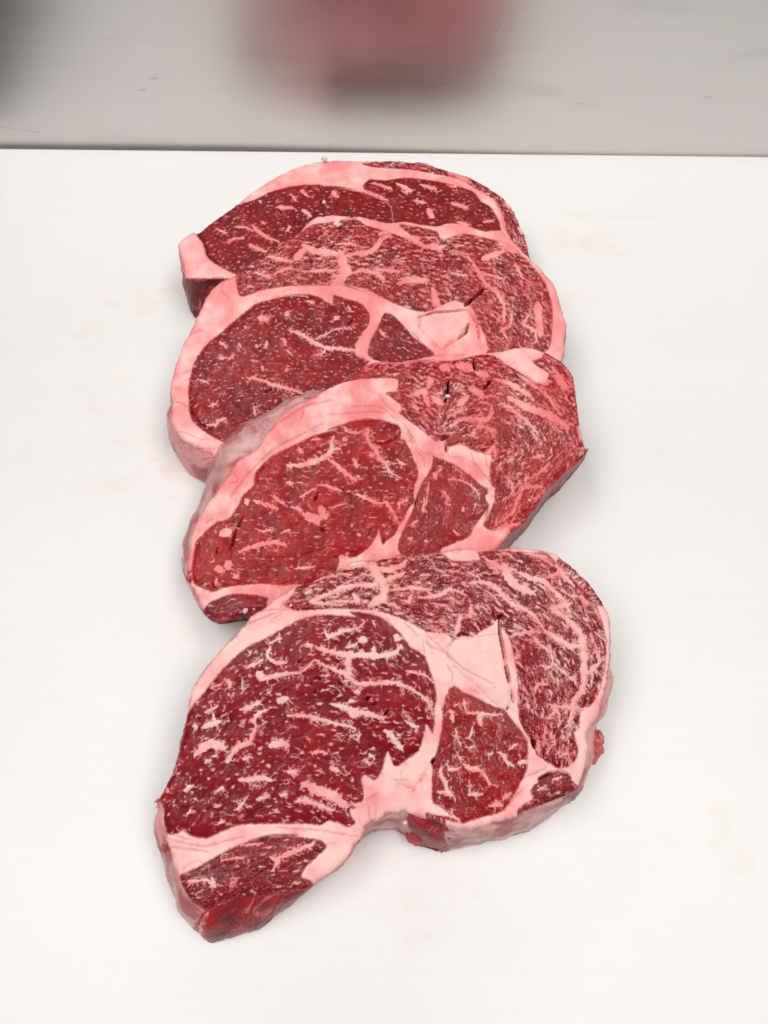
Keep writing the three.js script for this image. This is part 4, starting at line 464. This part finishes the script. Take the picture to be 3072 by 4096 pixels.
  for (let j = 0; j < nz; j++) for (let i = 0; i < nx; i++) { const t = s.tex([s.x0 + i * step, s.z0 + j * step]); sd[j * nx + i] = bil(s.sd, s, t[0], t[1]) || -1e-4; }
  const P = [], U = [], LB = [], RIM = [], id = new Map();
  const topY = (x, z, d) => { const t = s.tex([x, z]), hgt = (bil(H, s, t[0], t[1]) * 2 + bil(H, s, t[0] + 1.5, t[1]) + bil(H, s, t[0] - 1.5, t[1]) + bil(H, s, t[0], t[1] + 1.5) + bil(H, s, t[0], t[1] - 1.5)) / 6; const R = 3.0, e = clamp(d / R); return s.T(x, z) + hgt / 1000 * sstep(0, 1.2, d + 0.25) - 0.0016 * (1 - Math.sqrt(1 - (1 - e) * (1 - e))); };
  const add = (key, x, z, d, rim) => {
    if (id.has(key)) return id.get(key);
    if (rim) { let best = 1e9, bi = 0; for (let q = 0; q < s.rim.length; q += 4) { const dd = (s.rim[q][0] - x) ** 2 + (s.rim[q][1] - z) ** 2; if (dd < best) { best = dd; bi = q; } } const n = s.rim.length; for (let q = bi - 4; q <= bi + 4; q++) { const r = s.rim[(q + n) % n], dd = (r[0] - x) ** 2 + (r[1] - z) ** 2; if (dd < best) { best = dd; bi = (q + n) % n; } } bi = (bi + n) % n; x = s.rim[bi][0]; z = s.rim[bi][1]; d = 0; rim = bi + 1; }
    const n = P.length / 3, t = s.tex([x, z]); P.push(x, topY(x, z, d), z); U.push(t[0] / w, t[1] / h); LB.push(lab[Math.round(clamp(t[1], 0, h - 1)) * w + Math.round(clamp(t[0], 0, w - 1))]); RIM.push(rim || 0); id.set(key, n); return n;
  };
  const tris = [];
  const vtx = (i, j) => add(j * nx + i, s.x0 + i * step, s.z0 + j * step, sd[j * nx + i]);
  const cut = (i0, j0, i1, j1) => { const a = j0 * nx + i0, b = j1 * nx + i1, lo = Math.min(a, b), hi = Math.max(a, b), t = sd[a] / (sd[a] - sd[b]); return add('e' + lo + '_' + hi, s.x0 + lerp(i0, i1, t) * step, s.z0 + lerp(j0, j1, t) * step, 0, 1); };
  const clipTri = (v) => {
    const poly = []; for (let q = 0; q < 3; q++) { const a = v[q], b = v[(q + 1) % 3], ia = sd[a[1] * nx + a[0]] > 0, ib = sd[b[1] * nx + b[0]] > 0; if (ia) poly.push(vtx(...a)); if (ia !== ib) poly.push(cut(...a, ...b)); }
    for (let q = 2; q < poly.length; q++) tris.push([poly[0], poly[q - 1], poly[q]]);
  };
  for (let j = 0; j < nz - 1; j++) for (let i = 0; i < nx - 1; i++) { if (sd[j * nx + i] < -1.5) continue; clipTri([[i, j], [i, j + 1], [i + 1, j]]); clipTri([[i + 1, j], [i, j + 1], [i + 1, j + 1]]); }
  const full = new THREE.BufferGeometry(); full.setAttribute('position', new THREE.Float32BufferAttribute(P, 3)); full.setIndex(tris.flat()); full.computeVertexNormals();
  const NN = full.attributes.normal.array, root = new THREE.Group(); root.name = numbered('ribeye_steak'); scene.add(root);
  tag(root, s.label, 'steak', 'steaks lapped in a row on the board');
  const groups = [...Array(s.muscles.length + 1)].map(() => []);
  for (const t of tris) { const a = LB[t[0]], b = LB[t[1]], c = LB[t[2]]; groups[b === c ? b : a].push(t); }
  groups.forEach((g, gi) => {
    if (!g.length) return; const map = new Map(), p = [], n = [], u = [], ix = [];
    for (const t of g) for (const v of t) { if (!map.has(v)) { map.set(v, p.length / 3); p.push(P[v * 3], P[v * 3 + 1], P[v * 3 + 2]); n.push(NN[v * 3], NN[v * 3 + 1], NN[v * 3 + 2]); u.push(U[v * 2], U[v * 2 + 1]); } ix.push(map.get(v)); }
    const geo = new THREE.BufferGeometry(); geo.setAttribute('position', new THREE.Float32BufferAttribute(p, 3)); geo.setAttribute('normal', new THREE.Float32BufferAttribute(n, 3)); geo.setAttribute('uv', new THREE.Float32BufferAttribute(u, 2)); geo.setIndex(ix);
    mesh(gi ? s.muscles[gi - 1].name : 'fat_seam', geo, topMat, root);
  });

  // the edge all round, from the rim down to what the steak lies on
  const sw = 2048, shh = 128, sc = new Uint8Array(sw * shh * 4), sb = new Uint8Array(sw * shh * 4), nR = s.rim.length;
  let q0 = 0;
  for (let x = 0; x < sw; x++) {
    const L = x / sw * s.per; while (q0 < nR - 1 && s.len[q0 + 1] < L) q0++;
    const A = s.rim[q0], kd = A[5], X = L * 1000;
    for (let y = 0; y < shh; y++) {
      const i = (y * sw + x) * 4, Y = y / shh * 36, wv = noise(X * 0.12, Y * 0.10 + s.seed) * 6, n = fbm(X * 0.10 + s.seed, Y * 0.16, 4), f = noise(X * 1.6, Y * 0.9), jag = noise(X * 0.3 + 5, Y * 0.3) * 0.55;
      const kk = kd + jag, fr = [lerp(0.84, 0.80, n + 0.5), lerp(0.42, 0.27, clamp(n * 1.4 + 0.5)), lerp(0.41, 0.27, clamp(n * 1.4 + 0.5))];
      const str = fbm((X + wv) * 0.5, Y * 0.09 + 7, 3), lf = sstep(0.12, 0.42, str + n * 0.4) * 0.5, lr = [lerp((k === 3 ? 0.27 : 0.36) * (0.8 + n), 0.72, lf), lerp(0.016, 0.28, lf), lerp(0.022, 0.29, lf)];
      const sv = clamp(0.5 + n * 1.3), si = [lerp(0.50, 0.80, sv), lerp(0.20, 0.46, sv), lerp(0.21, 0.44, sv)];
      let c; if (kk <= 1) { const t = sstep(0.35, 0.65, kk); c = fr.map((v, m) => lerp(v, lr[m], t)); } else { const t = sstep(1.35, 1.65, kk); c = lr.map((v, m) => lerp(v, si[m], t)); }
      { const t = sstep(0.02, 0.30, fbm(X * 0.07 + s.seed * 2, Y * 0.10 + 31, 4) + (kd === 2 ? 0.04 : 0)) * (kd === 1 ? 0 : 0.72); c = c.map((v, m) => lerp(v, [0.40, 0.045, 0.055][m], t)); }
      const lf2 = 1 + f * 0.05; for (let m = 0; m < 3; m++) sc[i + m] = s8(c[m] * lf2); sc[i + 3] = 255;
      const hb = clamp(0.5 + str * 0.5 + f * 0.16 + n * 0.3) * 255; sb[i] = sb[i + 1] = sb[i + 2] = hb; sb[i + 3] = 255;
    }
  }
  const sideMat = new THREE.MeshPhysicalMaterial({ map: dataTex(sc, sw, shh, true), bumpMap: dataTex(sb, sw, shh), bumpScale: 0.0011, roughness: 0.34, specularIntensity: 0.45 });
  const cols = s.rim.length >> 1, rows = 14, p = [], u = [], ix = [];
  const smooth = (i, m) => { let a = 0, c = 0; for (let q = -12; q <= 12; q += 2) { a += s.rim[(i + q + nR) % nR][m]; c++; } return a / c; };
  const low = [];
  for (let c = 0; c <= cols; c++) {
    const i = (c % cols) * 2, R = s.rim[i], y0 = topY(R[0], R[1], 0), S = [smooth(i, 2), smooth(i, 3), smooth(i, 4)], nrm = R.n;
    S[1] = Math.min(S[1], y0 - 0.004);
    const tuck = lerp(0.0012, 0.005, sstep(0.006, 0.014, S[1])), bx = S[0] - nrm[0] * tuck, bz = S[2] - nrm[1] * tuck; let by = Math.min(bottomOf(k, bx, bz), S[1] - 0.0004); by = Math.max(by, 0.0003); S[1] = Math.max(S[1], by + 0.0004);
    const C = [lerp(R[0], S[0], 0.75), lerp(y0, S[1], 0.22), lerp(R[1], S[2], 0.75)];
    for (let j = 0; j <= rows; j++) {
      const v = j / rows; let q;
      if (v < 0.6) { const t = v / 0.6, a = (1 - t) * (1 - t), b = 2 * t * (1 - t), d = t * t; q = [a * R[0] + b * C[0] + d * S[0], a * y0 + b * C[1] + d * S[1], a * R[1] + b * C[2] + d * S[2]]; }
      else { const t = (v - 0.6) / 0.4; q = [lerp(S[0], bx, t * t), lerp(S[1], by, t), lerp(S[2], bz, t * t)]; }
      const amp = Math.sin(Math.PI * Math.min(1, v * 1.02)) * (noise(s.len[i] * 120 + s.seed, v * 3.1) * 0.0012 + noise(s.len[i] * 420, v * 7 + s.seed) * 0.0005);
      q[0] += nrm[0] * amp; q[2] += nrm[1] * amp; q[1] = Math.max(0.0003, q[1] + amp * 0.3);
      p.push(...q); u.push(s.len[i] / s.per + (c === cols ? 1 : 0), v);
      if (j === rows && c < cols) low.push(q);
    }
  }
  for (let c = 0; c < cols; c++) for (let j = 0; j < rows; j++) { const a = c * (rows + 1) + j, b = a + rows + 1; if (s.sign > 0) ix.push(a, a + 1, b, b, a + 1, b + 1); else ix.push(a, b, a + 1, b, b + 1, a + 1); }
  const sg = new THREE.BufferGeometry(); sg.setAttribute('position', new THREE.Float32BufferAttribute(p, 3)); sg.setAttribute('uv', new THREE.Float32BufferAttribute(u, 2)); sg.setIndex(ix); sg.computeVertexNormals();
  mesh('trimmed_edge', sg, sideMat, root);
  const thin = low.filter((_, i) => i % 3 === 0), fc = THREE.ShapeUtils.triangulateShape(thin.map((q) => new THREE.Vector2(q[0], q[2])), []), bg = new THREE.BufferGeometry();
  bg.setAttribute('position', new THREE.Float32BufferAttribute(thin.flat(), 3)); bg.setAttribute('uv', new THREE.Float32BufferAttribute(thin.flatMap((q) => [q[0], q[2]]), 2)); bg.setIndex(fc.flat()); bg.computeVertexNormals();
  mesh('underside', bg, new THREE.MeshStandardMaterial({ color: new THREE.Color(0.25, 0.02, 0.03), roughness: 0.5, side: THREE.DoubleSide }), root);
  return root;
}
const roots = STEAKS.map((_, k) => buildSteak(k));

// ---------------------------------------------------------------- scraps of meat and crumbs of fat on the steaks
const scrapMat = (r, g, b, ro = 0.34) => new THREE.MeshPhysicalMaterial({ color: new THREE.Color(r, g, b), roughness: ro });
function lump(name, parent, mat, list, sd) {                          // several uneven lobes grown together
  const geos = list.map(([x, y, z, a, b, c, rot], k) => {
    const g = mergeVertices(new THREE.IcosahedronGeometry(1, 4).deleteAttribute('uv').deleteAttribute('normal'), 1e-4), q = g.attributes.position;
    for (let i = 0; i < q.count; i++) { const X = q.getX(i), Y = q.getY(i), Zz = q.getZ(i), n = 1 + 0.30 * noise(X * 1.6 + sd + k * 7, Y * 1.6 + Zz * 1.3) + 0.12 * noise(X * 4 + k, Zz * 4 + Y * 3 + sd); q.setXYZ(i, X * n, Y * n, Zz * n); }
    g.scale(a, b, c); g.rotateY(rot || 0); g.translate(x, y, z); g.computeVertexNormals(); return g;
  });
  return mesh(name, mergeGeometries(geos), mat, parent);
}
const spot = (X, Y, h) => { const q = onHeight(X, Y, h); return [q[0], h, q[1]]; };
{
  const [a, b, c, d] = roots, red = scrapMat(0.46, 0.045, 0.05), pink = scrapMat(0.74, 0.24, 0.24);
  let q = spot(2358, 2958, 0.019), m = 0.001;
  lump('meat_scrap', a, scrapMat(0.58, 0.12, 0.12), [[q[0], q[1], q[2] - 4 * m, 4.2 * m, 3.2 * m, 3.4 * m, 0.5], [q[0] + 2 * m, q[1] - m, q[2], 4.6 * m, 3 * m, 3.6 * m, -0.2], [q[0] + 3 * m, q[1] - 1.5 * m, q[2] + 4.5 * m, 3.6 * m, 2.6 * m, 3.4 * m, 0.4], [q[0], q[1] - m, q[2] + 8 * m, 3.2 * m, 2.6 * m, 3 * m, 0.1], [q[0] + 5 * m, q[1], q[2] - 1 * m, 1.6 * m, 1.8 * m, 3.2 * m, 0.2]], 3);
  q = spot(1668, 3335, 0.008);
  lump('meat_scrap', a, red, [[q[0], q[1], q[2], 5 * m, 4.4 * m, 4.6 * m, 0.3], [q[0] + 5 * m, q[1] - m, q[2] - m, 4 * m, 4 * m, 5 * m, 0]], 8);
  lump('fat_scrap', a, pink, [[q[0] + 3 * m, q[1] + 3 * m, q[2] - 5 * m, 3.4 * m, 3 * m, 3.2 * m, 0.8], [q[0] + 8 * m, q[1] - m, q[2] + 1.5 * m, 4.2 * m, 3 * m, 2 * m, -0.5]], 12);
  const crumbs = [[b, 1, 1790, 1588, 1.3], [b, 1, 982, 2445, 1.5], [b, 1, 1016, 2438, 0.6], [c, 2, 1348, 900, 2.2], [a, 0, 1164, 2423, 0.8], [b, 1, 2118, 2003, 0.7], [b, 1, 2078, 1978, 0.6], [a, 0, 1620, 3292, 1.0], [a, 0, 2300, 2790, 0.5], [d, 3, 1820, 748, 0.9], [b, 1, 1434, 1908, 0.7], [c, 2, 1296, 812, 1.2], [d, 3, 1298, 640, 2.0]];
  crumbs.forEach(([par, k, X, Y, r], i) => { const t = onTop(X, Y, STEAKS[k].T), y = STEAKS[k].T(t[0], t[1]) + 0.0006; lump('fat_crumb', par, scrapMat(0.80, 0.55, 0.52, 0.4), [[t[0], y, t[1], r * m, r * 0.7 * m, r * 0.8 * m, i]], 40 + i); });
}

// ---------------------------------------------------------------- beyond the frame: the dark tub that the steel mirrors, and the lamps
{
  const t = new THREE.Group(); t.name = 'plastic_tub'; t.position.set(-0.395, 0.0004, -0.27); scene.add(t);
  tag(t, 'dark blue grey plastic tub on the board, mirrored dimly in the steel wall', 'tub');
  const m = new THREE.MeshStandardMaterial({ color: new THREE.Color(0.03, 0.034, 0.045), roughness: 0.5 });
  const o = new THREE.Shape(), W2 = 0.105, D2 = 0.13, r = 0.025, rect = (sh, a, b, rad) => { sh.moveTo(-a + rad, -b); sh.lineTo(a - rad, -b); sh.quadraticCurveTo(a, -b, a, -b + rad); sh.lineTo(a, b - rad); sh.quadraticCurveTo(a, b, a - rad, b); sh.lineTo(-a + rad, b); sh.quadraticCurveTo(-a, b, -a, b - rad); sh.lineTo(-a, -b + rad); sh.quadraticCurveTo(-a, -b, -a + rad, -b); };
  rect(o, W2, D2, r); const hole = new THREE.Path(); rect(hole, W2 - 0.004, D2 - 0.004, r - 0.003); o.holes.push(hole);
  const g = new THREE.ExtrudeGeometry(o, { depth: 0.065, bevelEnabled: false, curveSegments: 8 }); g.rotateX(-Math.PI / 2); mesh('tub_wall', g, m, t);
  const f = new THREE.Shape(); rect(f, W2 - 0.0045, D2 - 0.0045, r - 0.003); const fg = new THREE.ExtrudeGeometry(f, { depth: 0.004, bevelEnabled: false }); fg.rotateX(-Math.PI / 2); mesh('tub_floor', fg, m, t);
  const l = new THREE.Shape(); rect(l, W2 + 0.008, D2 + 0.008, r + 0.006); const lh = new THREE.Path(); rect(lh, W2 + 0.0005, D2 + 0.0005, r); l.holes.push(lh); const lg = new THREE.ExtrudeGeometry(l, { depth: 0.006, bevelEnabled: false }); lg.rotateX(-Math.PI / 2); const lip = mesh('tub_lip', lg, m, t); lip.position.y = 0.058;
}
LAMPS.forEach(([x, y, z, I], i) => {
  const g = new THREE.Group(); g.name = numbered('ceiling_lamp'); g.position.set(x, y, z); scene.add(g);
  tag(g, 'long white ceiling lamp panel hanging above the cutting board', 'lamp', 'lamps above the board');
  mesh('lamp_housing', new RoundedBoxGeometry(0.62, 0.03, 1.24, 2, 0.006), new THREE.MeshStandardMaterial({ color: new THREE.Color(0.8, 0.8, 0.8), roughness: 0.5 }), g);
  const d = mesh('diffuser', new THREE.BoxGeometry(0.58, 0.004, 1.2), new THREE.MeshStandardMaterial({ color: new THREE.Color(0.9, 0.9, 0.9), emissive: new THREE.Color(1, 0.985, 0.96), emissiveIntensity: 1, roughness: 0.6 }), g); d.position.y = -0.0175;
  const L = new THREE.RectAreaLight(new THREE.Color(1, 0.985, 0.955), I, 0.58, 1.2); L.position.set(0, -0.022, 0); L.rotation.x = -Math.PI / 2; L.name = 'lamp_light'; g.add(L);
});

renderer.render(scene, camera);
